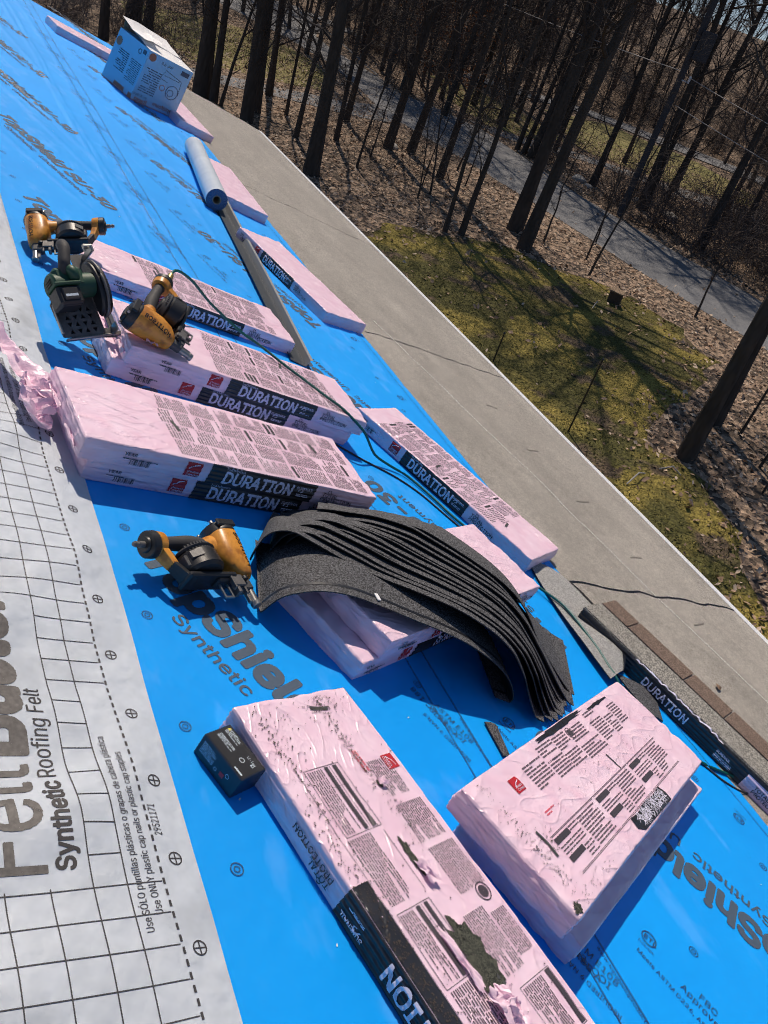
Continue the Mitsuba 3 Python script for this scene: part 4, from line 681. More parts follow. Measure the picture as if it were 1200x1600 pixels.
    part(k, 'nose_tip', P(cat([rod([-.001, .194, 0], [-.001, .236, 0], .0115, .0105, 16), rod([-.001, .228, 0], [-.001, .241, 0], .0135, .0125, 14), cbox([.012, .205, .0], [.012, .050, .012], .002)])), 'm_steel', smooth=30, label='bright steel nose tip')
    part(k, 'feed_door', P(cat([cbox([.046, .176, .022], [.040, .034, .007], .002), cbox([.052, .196, .010], [.010, .030, .024], .002), cbox([.030, .196, .018], [.006, .036, .006], .001), cbox([.064, .180, .020], [.006, .040, .014], .001)])), 'm_dull_steel')
    part(k, 'guide_frame', P(cat([cbox([.080 + dx, .190 + dy, .004], s_, .001) for dx, dy, s_ in ((-.012, 0, [.005, .05, .006]), (.014, 0, [.005, .05, .006]), (0, .024, [.030, .005, .006]), (0, -.024, [.030, .005, .006]))])), 'm_steel')
    part(k, 'depth_wheel', P(rod([.020, .166, .022], [.020, .176, .022], .010, n=14)), 'm_black')
    if word:
        t = text2('BOSTITCH', .0150, True); w = np.asarray(t.vertices)[:, 0].max(); t = fine(at2(t, -w / 2, -.0075), .006); q = np.asarray(t.vertices)
        ys, zs = .088 + q[:, 0] * .95, None; xx = -.012 - q[:, 1]; rx = np.interp(ys, [.026, .06, .095, .13, .15], [.044, .045, .043, .036, .027]); rz = np.interp(ys, [.026, .06, .095, .13, .15], [.047, .047, .045, .040, .030]); ox = np.interp(ys, [.026, .06, .095, .13, .15], [.002, .006, .010, .006, 0])
        zz = rz * np.clip(1 - np.abs((xx - ox) / rx) ** 2.6, 0, 1) ** (1 / 2.6); part(k, 'lettering', P(mesh(np.c_[xx, ys, zz + .0008], t.faces)), 'm_black', label='black lettering on the orange housing')
    return k
nailer('orange coil nailer lying on the blue sheet at the upper end of the draped shingles', (-1.604, 1.060, .072), (-1.360, 1.129, .038), (-1.467, .832, .084))
nailer('orange coil nailer with green hose attached, lying on the pink stack', (-2.530, .970, .206), (-2.450, 1.208, .157), (-2.734, 1.124, .279), plug=False)
nailer('orange coil nailer farthest up the roof, behind the circular saw', (-3.428, .834, .093), (-3.188, .828, .016), (-3.319, 1.033, .190))
ks = thing('circular_saw', 'dark green cordless circular saw standing on its edge against the pink bundles', 'saw')
o = np.array([-2.566, .975, .10]); x = np.array([.055, -.15, -.05]); x /= np.linalg.norm(x); y = np.array([-.22, -.125, .15]); y -= x * (x @ y); y /= np.linalg.norm(y); z = np.cross(x, y); z = z if z @ (np.array([0, 0, 1.18]) - o) > 0 else -z
F = frame(o, x, y, z); P = lambda m: put(m, F)
pl = Polygon([(0, 0), (.168, .02), (.172, .125), (.160, .140), (.046, .145), (.046, .285), (0, .285)]).buffer(.005)
tri = []
for i in range(4):
    for j in range(5):
        cx, cy = .060 + i * .026, .030 + j * .024
        if cx < .16 and cy < .125: tri.append(Polygon([(cx - .009, cy - .007), (cx + .009, cy - .007), (cx, cy + .009)] if (i + j) % 2 else [(cx - .009, cy + .007), (cx + .009, cy + .007), (cx, cy - .009)]))
slot = Polygon([(.012, .03), (.030, .03), (.030, .21), (.012, .21)])
base = pl.difference(shapely.union_all(tri + [slot])); part(ks, 'shoe', P(trimesh.creation.extrude_polygon(base, .005, engine='earcut')), 'm_dull_steel', label='metal shoe with triangular cut-outs')
part(ks, 'shoe_backing', P(mesh(np.asarray(poly2([(.045, .01), (.165, .025), (.165, .135), (.045, .138)]).vertices) + [0, 0, -.004], poly2([(.045, .01), (.165, .025), (.165, .135), (.045, .138)]).faces)), 'm_black')
part(ks, 'shoe_rim', P(cat([cbox([.084, .004, .006], [.17, .007, .016], .002), cbox([.172, .075, .006], [.006, .10, .014], .002), cbox([-.006, .10, .004], [.016, .20, .008], .002), cbox([-.006, .005, .008], [.036, .014, .014], .002)])), 'm_steel')
c = np.array([.020, .150, .040]); a = np.linspace(-.2, np.pi + .2, 26)
gd = np.vstack([[[xx, c[1] + r * math.cos(t), c[2] + .62 * r * math.sin(t)] for t in a] for xx, r in ((.006, .086), (.012, .092), (.036, .092), (.042, .084))]); part(ks, 'blade_guard', P(hull(gd)), 'm_black', smooth=35, label='black upper blade guard')
part(ks, 'blade_guard_rim', P(tube(np.array([[.024, c[1] + .094 * math.cos(t), c[2] + .062 * math.sin(t)] for t in a]), .005, 8, True)), 'm_dull_steel', smooth=True)
bl = np.array([[.021, c[1] + (.080 if i % 2 else .084) * math.cos(t), c[2] + (.050 if i % 2 else .053) * math.sin(t)] for i, t in enumerate(np.linspace(0, 2 * np.pi, 73))]); part(ks, 'blade', P(hull(np.vstack([bl, bl + [.0018, 0, 0]]))), 'm_steel')
part(ks, 'lower_guard', P(hull(np.vstack([[[xx, c[1] + .078 * math.cos(t), c[2] + .05 * math.sin(t)] for t in np.linspace(np.pi * 1.05, np.pi * 1.95, 18)] for xx in (.010, .034)]))), 'm_dull_steel', smooth=35)
part(ks, 'motor', P(cat([rod([.040, .160, .052], [.185, .160, .060], .038, .040, 28, .006), cbox([.125, .175, .060], [.10, .07, .07], .012)])), 'm_green', smooth=35, label='dark green motor housing')
for i in range(5): part(ks, 'vent_slot', P(cbox([.187, .144 + i * .008, .062], [.003, .004, .040], .0008)), 'm_black')
part(ks, 'battery', P(cat([cbox([.150, .112, .070], [.078, .062, .072], .007), cbox([.150, .112, .108], [.052, .040, .008], .003), cbox([.150, .084, .080], [.066, .010, .030], .003)])), 'm_black', smooth=30, label='black battery pack'); part(ks, 'battery_lip', P(cbox([.150, .146, .078], [.090, .010, .078], .004)), 'm_green')
part(ks, 'battery_print', P(quad2(0, 0, .001, .001) if False else mesh([[.130, .102, .1125], [.170, .102, .1125], [.170, .110, .1125], [.130, .110, .1125]], [[0, 1, 2], [0, 2, 3]])), 'm_lightprint')
hp = spline([(.135, .190, .080), (.128, .220, .098), (.112, .262, .096), (.098, .292, .070), (.088, .300, .045)], 20); part(ks, 'handle', P(tube(hp, .0185, 16, True)), 'm_rubber', smooth=True, label='black rear handle'); part(ks, 'front_handle', P(tube(spline([(.115, .165, .095), (.118, .182, .106), (.122, .198, .092)], 10), .017, 14, True)), 'm_green', smooth=True)
part(ks, 'depth_bracket', P(cat([cbox([.010, .270, .045], [.010, .022, .080], .003), cbox([.000, .300, .030], [.020, .010, .018], .003), cbox([.008, .292, .040], [.014, .030, .012], .003), rod([-.004, .288, .06], [.026, .288, .06], .008, n=12)])), 'm_steel'); part(ks, 'bevel_plate', P(cbox([.004, .020, .022], [.006, .030, .040], .002)), 'm_steel')

# ------------------------------------------------------------------ the yard: ground, lawn, roads
def gz(x, y):
    x, y = np.asarray(x, float), np.asarray(y, float); d = np.hypot(x, y); s_ = np.clip((d - 62) / 120, 0, 1); return 9.0 * s_ * s_ * (3 - 2 * s_) + .6 * np.clip((d - 55) / 40, 0, 1) * (meshkit.noise(np.stack([x * .05, y * .05, x * 0], -1), 3) - .5)
def axis(a, b, f, c): return np.unique(np.r_[np.linspace(a, -f, c), np.linspace(-f, f, int(2 * f / 2)), np.linspace(f, b, c)])
gx = axis(-420, 420, 70, 40); X, Y = np.meshgrid(gx, gx, indexing='ij'); Z = gz(X, Y)
struct('ground', sheet(np.stack([X, Y, Z], -1)), 'm_litter', smooth=True, label='brown leaf-littered woodland ground')
def region(key, pts, mt, lift, jag=.0, seed=1, label=None, kind='structure'):
    P = Polygon(pts).buffer(.6).buffer(-.6); b = np.array(P.segmentize(.5).exterior.coords)[:-1]
    if jag: b = b + jag * (np.stack([meshkit.fbm(np.c_[b * .9, np.zeros(len(b))], 3, seed + i) for i in range(2)], -1) - .5) * 2
    P = Polygon(b).buffer(0); v, f = trimesh.creation.triangulate_polygon(P, engine='earcut'); m = fine(mesh(np.c_[v, v[:, 0] * 0], f), 2.5) if P.area > 400 or lift > .03 else mesh(np.c_[v, v[:, 0] * 0], f)
    v = np.asarray(m.vertices).copy(); v[:, 2] = gz(v[:, 0], v[:, 1]) + lift; struct(key, mesh(v, m.faces), mt, label=label); return P
LAWN = region('lawn', [(-18.9, -10), (-18.6, 4), (-18.55, 9.9), (-18.8, 11.2), (-18.9, 12.6), (-18.7, 14.2), (-18.3, 15.0), (-17.7, 15.9), (-16.9, 16.3), (-16.2, 17.8), (-14.3, 17.7), (-12.7, 17.3), (-11.5, 15.6), (-10.6, 14.2), (-9.7, 12.6), (-8.9, 11.6), (-8.1, 11.8), (-7.0, 11.9), (-6.2, 11.4), (-4.6, 10.4), (-2, 9.5), (8, 9), (8, -10)], 'm_lawn', .008, .7, 5, 'mossy yellow-green lawn below the eave')
ROAD = region('driveway', [(-8, 20.6), (-13.6, 20.1), (-15.3, 19.8), (-18.2, 19.5), (-21.3, 19.25), (-24.2, 18.95), (-27.4, 18.6), (-30.1, 18.1), (-33.0, 17.6), (-38, 18.3), (-42, 18.6), (-46, 18.2), (-52, 16.5), (-62, 13.0), (-62, 24.5), (-55, 23.6), (-48.4, 22.6), (-43, 21.6), (-38.6, 20.9), (-36.5, 22.4), (-34.3, 23.3), (-31.8, 23.2), (-29.2, 23.0), (-25.7, 22.9), (-21.0, 23.4), (-17.5, 23.9), (-8, 25.2)], 'm_road', .012, .10, 7, 'grey asphalt driveway passing through the trees')
P_BR = region('driveway_branch', [(-31.2, 17.4), (-31.0, 15.0), (-31.3, 12.8), (-31.3, 6), (-32.9, 6), (-32.9, 10.5), (-33.1, 13.4), (-33.3, 15.9), (-34.4, 18.2)], 'm_road', .016, .08, 9, 'narrow grey lane branching off the driveway behind the roof')
P_PATH = region('path', [(-33.9, 23.6), (-33.0, 25.2), (-32.6, 28.0), (-30.9, 30.8), (-29.6, 31.8), (-28.7, 34.4), (-27.4, 37.2), (-22, 42), (-24, 45), (-29.5, 39), (-31.0, 34.6), (-31.6, 32.7), (-32.8, 31.4), (-34.4, 28.3), (-34.9, 25.0), (-36, 23.4)], 'm_road', .017, .08, 11, 'pale lane curving off beyond the driveway')
P_FAR = region('far_road', [(-60, 25.5), (-54.6, 27.4), (-53.3, 29.6), (-51.6, 31.8), (-50.8, 35.3), (-50.2, 39.0), (-49.4, 41.5), (-46, 45), (-30, 58), (-27, 55.5), (-43, 42.5), (-45.9, 40.6), (-47.5, 38.9), (-47.9, 35.2), (-49.2, 31.2), (-51, 28.6), (-52.6, 26.3), (-60, 23.8)], 'm_road', .05, .08, 13, 'distant pale road between the trunks')
P_G1 = region('far_lawn', [(-45, 34.2), (-39.5, 32.2), (-36.4, 30.2), (-34.6, 30.4), (-33.4, 32.2), (-32.0, 33.4), (-31.4, 35.5), (-30.4, 39), (-34, 42), (-40, 43), (-45.5, 40)], 'm_far_lawn', .012, .5, 15, 'sunlit patch of grass beyond the driveway'); P_G2 = region('verge', [(-38.5, 24.4), (-35.6, 24.6), (-35.4, 27.8), (-36.6, 30), (-41, 30.5), (-46, 29.6), (-47, 27), (-42, 25)], 'm_far_lawn', .010, .5, 17, 'grassy yellowed verge beside the driveway')
P_G3 = region('near_verge', [(-38, 17.3), (-34.8, 15.8), (-34.2, 13.3), (-34.2, 10), (-44, 9), (-46, 14), (-44, 17.4)], 'm_far_lawn', .009, .5, 19, 'straw-coloured grass between lane and driveway')
shapely.prepare(LAWN); shapely.prepare(ROAD)
# fallen leaves and grass
def scatter(n, seed, ok, dens):
    r = np.random.default_rng(seed); out = []
    d = 9 + 44 * r.random(n * 3) ** dens; a = np.radians(r.uniform(-78, -10, n * 3)); x, y = d * np.sin(a), d * np.cos(a); k = ok(x, y, r); return np.c_[x, y][k][:n], r
inl = lambda x, y: shapely.contains_xy(LAWN, x, y); inr = lambda x, y: shapely.contains_xy(ROAD, x, y)
def leaves(n, seed):
    q, r = scatter(n, seed, lambda x, y, r: (~inl(x, y) | (r.random(len(x)) < np.where(meshkit.noise(np.c_[x * .5, y * .5, x * 0], 2) > .62, .10, .012) + .75 * np.exp(-shapely.distance(LAWN.exterior, shapely.points(x, y)) / (.25 + .5 * meshkit.noise(np.c_[x, y, x * 0], 8))))) & (~inr(x, y) | (r.random(len(x)) < .015)), .8)
    m = len(q); a = r.uniform(0, 6.28, m); s = r.uniform(.03, .075, m); t = r.normal(0, .55, (m, 2)); c = np.c_[np.cos(a), np.sin(a), t[:, 0] * .7]; b = np.c_[-np.sin(a), np.cos(a), t[:, 1]] * .55
    o = np.c_[q, gz(q[:, 0], q[:, 1]) + r.uniform(.012, .06, m)]; V = np.stack([o - c * s[:, None], o + b * s[:, None] + [0, 0, .006], o + c * s[:, None], o - b * s[:, None] + [0, 0, .006]], 1).reshape(-1, 3)
    k = np.arange(m)[:, None] * 4; return mesh(V, np.vstack([k + [0, 1, 2], k + [0, 2, 3]]))
thing('fallen_leaves', 'dry brown leaves carpeting the woodland floor', 'leaves', kind='stuff')
for i, (mt, n) in enumerate((('m_leaf_a', 26000), ('m_leaf_b', 11000), ('m_leaf_c', 16000))): scene['fallen_leaves__leaf_layer' + ('' if i == 0 else '_%03d' % i)] = mikit.ply(leaves(n, 40 + i), mt); labels['fallen_leaves__leaf_layer' + ('' if i == 0 else '_%03d' % i)] = {'kind': 'stuff'}
def blades(n, seed):
    q, r = scatter(n, seed, lambda x, y, r: inl(x, y) & (r.random(len(x)) < .35 + .65 * meshkit.noise(np.c_[x * 1.2, y * 1.2, x * 0], 4)), 1.0); m = len(q); a = r.uniform(0, 6.28, m); h_ = r.uniform(.02, .055, m); w = .012
    o = np.c_[q, np.full(m, .006)]; d = np.c_[np.cos(a), np.sin(a), a * 0] * w; l = np.c_[r.normal(0, .02, (m, 2)), h_]; V = np.stack([o - d, o + d, o + l], 1).reshape(-1, 3); return mesh(V, np.arange(m * 3).reshape(-1, 3))
thing('grass', 'short mossy grass blades of the lawn', 'grass', kind='stuff')
for i, (mt, n) in enumerate((('m_grass_a', 26000), ('m_grass_b', 20000))): scene['grass__blade_layer' + ('' if i == 0 else '_001')] = mikit.ply(blades(n, 60 + i), mt); labels['grass__blade_layer' + ('' if i == 0 else '_001')] = {'kind': 'stuff'}

# ------------------------------------------------------------------ trees
def tree_mesh(seed, H, r0, lean=(0, 0), limbs=16, low=.22, fork=False, twig=1.0, bend=.3, thin=.004):
    R = np.random.default_rng(seed); n = 14; t = np.linspace(0, 1, n); ln = np.array([lean[0], lean[1]])
    wob_ = np.cumsum(R.normal(0, bend * .12, (n, 2)), 0); wob_ -= wob_[0]; wob_ *= t[:, None]
    pts = np.c_[ln[0] * H * t + wob_[:, 0], ln[1] * H * t + wob_[:, 1], H * t]; rad = r0 * (1 - .84 * t ** .8) * (1 + .28 * np.exp(-t * H / .25)); pts[0, 2] = -.15
    trunk = [tube(pts, rad, 9)]; br = []
    def branch(p, d, L, r, lev):
        ns = (6, 5, 4)[lev]; q = [p]; dd = d.copy()
        for i in range(ns): dd = dd + R.normal(0, (.20, .24, .28)[lev], 3) + [0, 0, (.10, .05, .02)[lev]]; dd /= np.linalg.norm(dd); q.append(q[-1] + dd * L / ns)
        q = np.array(q); br.append(tube(q, np.linspace(r, max(r * .22, thin * .6), ns + 1), (6, 4, 3)[lev]))
        if lev < 2:
            for k in range(int((5, 4)[lev] * twig + R.random())):
                i = R.integers(1, ns + 1); dv = q[i] - q[i - 1]; dv /= np.linalg.norm(dv); s = dv * .6 + R.normal(0, .6, 3); s /= np.linalg.norm(s); branch(q[i], s, L * R.uniform(.35, .65), max(r * .42, thin), lev + 1)
    for k in range(limbs):
        s = low + (1 - low) * (k + R.random()) / limbs; p = np.array([np.interp(s, t, pts[:, c]) for c in range(3)]); a = R.uniform(0, 6.28); up = R.uniform(.25, .9) + .5 * s
        d = np.array([math.cos(a), math.sin(a), up]); d /= np.linalg.norm(d); rr_ = float(np.interp(s, t, rad)); L = H * R.uniform(.14, .30) * (1.15 - .65 * s) * (.55 if s < .35 else 1); branch(p, d, L, min(rr_ * .62, .024 + L * .015) * (.5 if s < .22 else 1), 0)
    if fork:
        for sg in ((-1, 1) if fork is True else range(fork)):
            i0 = 6 if fork is True else 4 + sg // 2; a = R.uniform(0, 6.28) if fork is True else sg * 2.4 + R.normal(0, .3); sg = sg if fork is True else 1.9; d = np.array([sg * math.cos(a) * .3, sg * math.sin(a) * .3, 1.0]); q = pts[i0] + np.cumsum(np.r_[[[0, 0, 0]], np.tile(d * H * .07, (6, 1)) + R.normal(0, .1, (6, 3))], 0); trunk.append(tube(q, np.linspace(rad[i0] * .7, rad[i0] * .2, 7), 7))
    return cat(trunk), cat(br)
def plant_tree(x, y, lean, dia, H, seed, label, group=None, name='bare_tree', catg='tree', **kw):
    tr, br = tree_mesh(seed, H, dia / 2, lean, **kw); k = thing(name, label, catg, group); o = np.array([x, y, float(gz(x, y))])
    part(k, 'trunk', mesh(np.asarray(tr.vertices) + o, tr.faces), 'm_bark', smooth=True); part(k, 'crown', mesh(np.asarray(br.vertices) + o, br.faces), 'm_twig'); return k
GA, GB, GC = 'slim bare trees along the near side of the driveway', 'bare trees across the driveway', 'bare trees standing behind the far end of the roof'
TRS = [  # x, y, lean x, lean y, trunk diameter, height, label, group
 (-20.22, 15.98, -.005, .0, .50, 21, 'thick bare tree behind its darker twin at the lawn edge', None), (-18.60, 15.22, .022, .026, .42, 21, 'dark leaning tree in front of its thick twin at the lawn edge', None),
 (-8.50, 12.25, -.020, -.015, .36, 19, 'near dark tree at the right edge rising out of the leaves', None), (-9.71, 14.27, -.04, -.03, .30, 19, 'tree close behind the near dark tree at the right edge', None),
 (-27.04, 14.89, .024, .044, .36, 20, 'bare tree left of the driveway with a long shadow', GA), (-26.98, 15.76, .04, .07, .34, 20, 'bare tree left of the driveway with a long shadow', GA),
 (-24.43, 15.61, .018, .028, .29, 18, 'bare tree rooted right at the near edge of the driveway', None), (-19.09, 12.89, -.03, -.05, .15, 11, 'thin leaning tree at the left end of the lawn edge', None), (-19.04, 13.38, .007, .010, .20, 15, 'slender straight tree at the lawn edge, second from its left end', None),
 (-31.56, 23.50, .017, .023, .24, 17, 'one of a tight trio of trunks across the driveway', GB + ', trio'), (-31.21, 23.62, .04, .05, .26, 18, 'one of a tight trio of trunks across the driveway', GB + ', trio'), (-30.63, 23.62, .036, .048, .36, 20, 'one of a tight trio of trunks across the driveway', GB + ', trio'),
 (-28.04, 25.16, .005, .005, .35, 18, 'bare tree among pale stones on the bank across the driveway', None), (-25.75, 25.96, -.04, -.04, .40, 19, 'one of two touching trunks right of the utility pole', 'two touching trunks right of the utility pole'), (-25.89, 26.34, -.02, -.02, .28, 18, 'one of two touching trunks right of the utility pole', 'two touching trunks right of the utility pole'),
 (-30.63, 32.30, .025, .024, .41, 19, 'stout bare tree beside the pale lane beyond the driveway', None), (-21.64, 25.42, .001, .001, .39, 19, 'stout tree in the thicket at the far right of the driveway', None), (-34.40, 32.27, -.02, -.02, .25, 16, 'slim tree alone on the far patch of grass', None),
 (-28.86, 8.83, -.01, -.03, .62, 22, 'thickest dark tree behind the far corner of the roof', None), (-28.32, 9.06, -.008, -.025, .30, 18, 'bare tree behind the far roof end', GC), (-28.08, 9.22, .05, .15, .14, 9, 'thin tree slanting right of the thickest one behind the roof', None), (-26.70, 9.67, -.019, -.05, .42, 20, 'bare tree behind the far roof end', GC), (-28.27, 10.50, -.02, -.06, .34, 19, 'bare tree behind the far roof end', GC),
 (-28.75, 11.74, -.013, -.03, .14, 12, 'bare tree behind the far roof end', GC), (-25.96, 11.06, .014, .033, .19, 15, 'bare tree behind the far roof end', GC), (-22.24, 10.15, -.015, -.03, .47, 21, 'big dark trunk just past the bend of the roof edge', None), (-26.63, 12.75, -.02, -.04, .20, 15, 'bare tree behind the far roof end', GC), (-29.79, 14.45, .016, .032, .27, 17, 'bare tree behind the far roof end', GC), (-23.81, 12.27, .017, .034, .09, 8, 'very thin sapling-like tree in the leaves left of the lawn', None),
 (-34.31, 6.74, -.01, -.04, .38, 19, 'dark trunk seen just left of the cardboard box', None), (-39.32, 8.78, .008, .02, .66, 21, 'broad trunk seen directly above the cardboard box', None), (-38.26, 9.14, .007, .02, .42, 20, 'trunk just right of the broad one above the cardboard box', None), (-31.18, 11.94, -.02, -.05, .30, 18, 'bare tree behind the far roof end', GC),
 (-36.5, 25.6, .01, .02, .30, 18, 'bare tree across the driveway', GB), (-40.2, 26.3, .02, .03, .36, 19, 'bare tree across the driveway', GB), (-38.4, 30.8, .0, .02, .30, 18, 'bare tree across the driveway', GB), (-43.5, 31.5, .01, .0, .42, 20, 'bare tree across the driveway', GB), (-23.6, 29.5, .0, .0, .30, 17, 'bare tree across the driveway', GB), (-19.6, 27.5, .02, .0, .34, 18, 'bare tree across the driveway', GB), (-27.8, 29.2, .03, .02, .26, 17, 'bare tree across the driveway', GB), (-16.8, 26.6, -.02, .02, .30, 18, 'bare tree across the driveway', GB), (-33.2, 26.8, .02, .03, .24, 16, 'bare tree across the driveway', GB), (-21.0, 32.0, .0, .02, .36, 18, 'bare tree across the driveway', GB), (-35.5, 21.9, .02, .05, .30, 18, 'bare tree across the driveway', GB)]
TR = []
for t in TRS:
    same = sorted([q for q in TRS if q[6] == t[6]], key=lambda q: math.atan2(q[0], q[1]))
    if len(same) > 1: t = t[:6] + (t[6] + ', %s from left' % ORD[same.index(t)],) + t[7:]
    TR.append(t)
for i, (x, y, a, b, dia, H, lab, g) in enumerate(TR): plant_tree(x, y, (a, b), dia * .84, H, 100 + i, lab, g, limbs=21 if dia > .2 else 14, low=.08 if i > 3 else .20, bend=1.1 if dia < .25 else .7, fork=6 if i < 4 else dia > .33, twig=1.25, thin=.006)
rs = np.random.default_rng(21); SP = []
SPL = sorted(((-21.74, 13.40), (-20.2, 19.2), (-24.19, 16.52), (-17.2, 16.6), (-21.3, 16.9), (-22.4, 14.2), (-9.3, 14.6), (-8.2, 14.0), (-19.5, 16.6), (-23.2, 14.3), (-7.4, 13.2), (-25.3, 13.4), (-18.6, 17.6), (-15.2, 19.0), (-26.0, 17.2)), key=lambda q: math.atan2(*q))
for i, (x, y) in enumerate(SPL): plant_tree(x, y, rs.normal(0, .08, 2), rs.uniform(.035, .07), rs.uniform(3.5, 7), 300 + i, 'thin bare sapling in the leaf litter, %s from the left among them' % (ORD + ['fifteenth'])[i], 'thin saplings in the leaf litter', name='sapling', limbs=14, low=.15, bend=.6, twig=1.0, thin=.003)
# the tree that keeps its rust-brown leaves
kx = plant_tree(-39.5, 23.9, (.0, .0), .22, 9, 500, 'small tree still holding rust-brown leaves across the driveway', limbs=16, low=.12, name='rusty_tree')
R = np.random.default_rng(5); m = 2600; c = np.c_[R.normal(0, 1.5, m), R.normal(0, 1.5, m), R.uniform(.7, 7.0, m)]; c = c[meshkit.noise(c * .9, 3) > .50]; m = len(c); a = R.normal(0, 1, (m, 3)); a /= np.linalg.norm(a, axis=1, keepdims=True); b = np.cross(a, R.normal(0, 1, (m, 3))); b /= np.linalg.norm(b, axis=1, keepdims=True); s = R.uniform(.05, .10, m)[:, None]; o = c + [-39.5, 23.9, 0]
k4 = np.arange(m)[:, None] * 4; part(kx, 'leaves', mesh(np.stack([o - a * s, o + b * s * .6, o + a * s, o - b * s * .6], 1).reshape(-1, 3), np.vstack([k4 + [0, 1, 2], k4 + [0, 2, 3]])), 'm_rust', kind='stuff', label='clinging rust-brown leaves')
# thickets of low twigs
def thicket(label, cx, cy, rx, ry, n, h_, seed):
    R = np.random.default_rng(seed); out = []
    for _ in range(n):
        x, y = R.normal(cx, rx), R.normal(cy, ry); p = [np.array([x, y, -.02])]; d = np.array([*R.normal(0, .45, 2), 1.0]); L = h_ * R.uniform(.5, 1.2)
        for k in range(5): d = d + R.normal(0, .3, 3) - [0, 0, .12]; d /= np.linalg.norm(d); p.append(p[-1] + d * L / 5)
        p = np.array(p); out.append(tube(p, np.linspace(.009, .003, 6), 3))
        for k in range(5):
            i = R.integers(1, 6); dd = R.normal(0, 1, 3) + [0, 0, .3]; dd /= np.linalg.norm(dd); q = np.array([p[i], p[i] + dd * L * .16 + R.normal(0, .03, 3), p[i] + dd * L * R.uniform(.25, .45) + R.normal(0, .06, 3)]); out.append(tube(q, [.005, .0035, .002], 3))
    k = thing('bare_thicket', label, 'brush'); part(k, 'twigs', cat(out), 'm_twig', kind='stuff')
thicket('tangled bare brush at the right edge beyond the driveway', -18.2, 26.2, 1.9, 1.1, 170, 2.3, 1); thicket('low bare brush on the bank across the driveway', -24.6, 27.6, 2.2, 1.4, 150, 1.8, 2); thicket('grey brush behind the lane at the upper left of the woods', -38.0, 12.5, 2.5, 2.2, 120, 1.9, 3); thicket('brush overhanging the right end of the driveway', -13.6, 26.2, 1.6, 1.0, 120, 2.6, 4); thicket('thin brush by the trunks behind the roof bend', -25.5, 13.8, 1.8, 1.2, 70, 1.4, 5)
# far woods: instanced, a mass no one could count
for v in range(6):
    tr, br = tree_mesh(700 + v, 15 + v % 3 * 2, .085 + .022 * (v % 3), (.02 * (v % 2), -.02 * (v % 3)), limbs=26, low=.03, twig=1.25, thin=.011, bend=1.0)
    scene['far_tree_kind_%03d' % v] = {'type': 'shapegroup', 'a': mikit.ply(tr, 'm_bark_far', smooth=True), 'b': mikit.ply(br, 'm_twig_far')}
R = np.random.default_rng(15); n = 0; labels['far_woods'] = {'label': 'dense bare woods filling the background beyond the road', 'category': 'woods', 'kind': 'stuff'}
while n < 620:
    d = 44 + 130 * R.random() ** 1.25; a = math.radians(R.uniform(-84, -16)); x, y = d * math.sin(a), d * math.cos(a)
    if d < 54 and (-63 < x < -44 and 24 < y < 44): continue
    if x < -40 and y < 30 and d < 62 and R.random() < .6: continue
    if -46 < x < -29 and 29 < y < 43: continue
    if d > 70 and -50 < math.degrees(a) < -37 and R.random() < .55: continue
    n += 1; s = R.uniform(.75, 1.15) * (1 if d < 110 else 1.0); scene['far_woods__%03d' % n] = {'type': 'instance', 'sg': {'type': 'ref', 'id': 'far_tree_kind_%03d' % R.integers(0, 6)}, 'to_world': T().translate([x, y, float(gz(x, y)) - .1]).rotate([0, 0, 1], R.uniform(0, 360)).rotate([1, 0, 0], R.normal(0, 4.5)).scale([s, s, s])}
def brush_mesh(seed):
    R = np.random.default_rng(seed); out = []
    for _ in range(26):
        p = [np.array([*R.normal(0, .35, 2), -.05])]; d = np.array([*R.normal(0, .5, 2), 1.0]); L = R.uniform(1.0, 3.4)
        for k in range(5): d = d + R.normal(0, .28, 3) - [0, 0, .10]; d /= np.linalg.norm(d); p.append(p[-1] + d * L / 5)
        p = np.array(p); out.append(tube(p, np.linspace(.014, .005, 6), 3))
        for k in range(7):
            i = R.integers(1, 6); dd = R.normal(0, 1, 3) + [0, 0, .3]; dd /= np.linalg.norm(dd); out.append(tube(np.array([p[i], p[i] + dd * L * .16 + R.normal(0, .04, 3), p[i] + dd * L * R.uniform(.25, .5) + R.normal(0, .08, 3)]), [.008, .006, .004], 3))
    return cat(out)
for v in range(3): scene['brush_kind_%03d' % v] = {'type': 'shapegroup', 'a': mikit.ply(brush_mesh(900 + v), 'm_twig_far')}
R = np.random.default_rng(16); n = 0; labels['undergrowth'] = {'label': 'grey-brown leafless undergrowth of twigs between the trunks', 'category': 'undergrowth', 'kind': 'stuff'}
ROADS = [ROAD] + [q for q in (P_PATH, P_FAR, P_BR, P_G1, P_G2, P_G3)]
while n < 420:
    d = 27 + 75 * R.random() ** 1.3; a = math.radians(R.uniform(-82, -14)); x, y = d * math.sin(a), d * math.cos(a)
    if any(q.buffer(.8).contains(Point(x, y)) for q in ROADS) or LAWN.buffer(1).contains(Point(x, y)) or (y < 19.5 and x > -30): continue
    n += 1; s = R.uniform(.55, 1.25); scene['undergrowth__%03d' % n] = {'type': 'instance', 'sg': {'type': 'ref', 'id': 'brush_kind_%03d' % R.integers(0, 3)}, 'to_world': T().translate([x, y, float(gz(x, y))]).rotate([0, 0, 1], R.uniform(0, 360)).scale([s, s, s])}
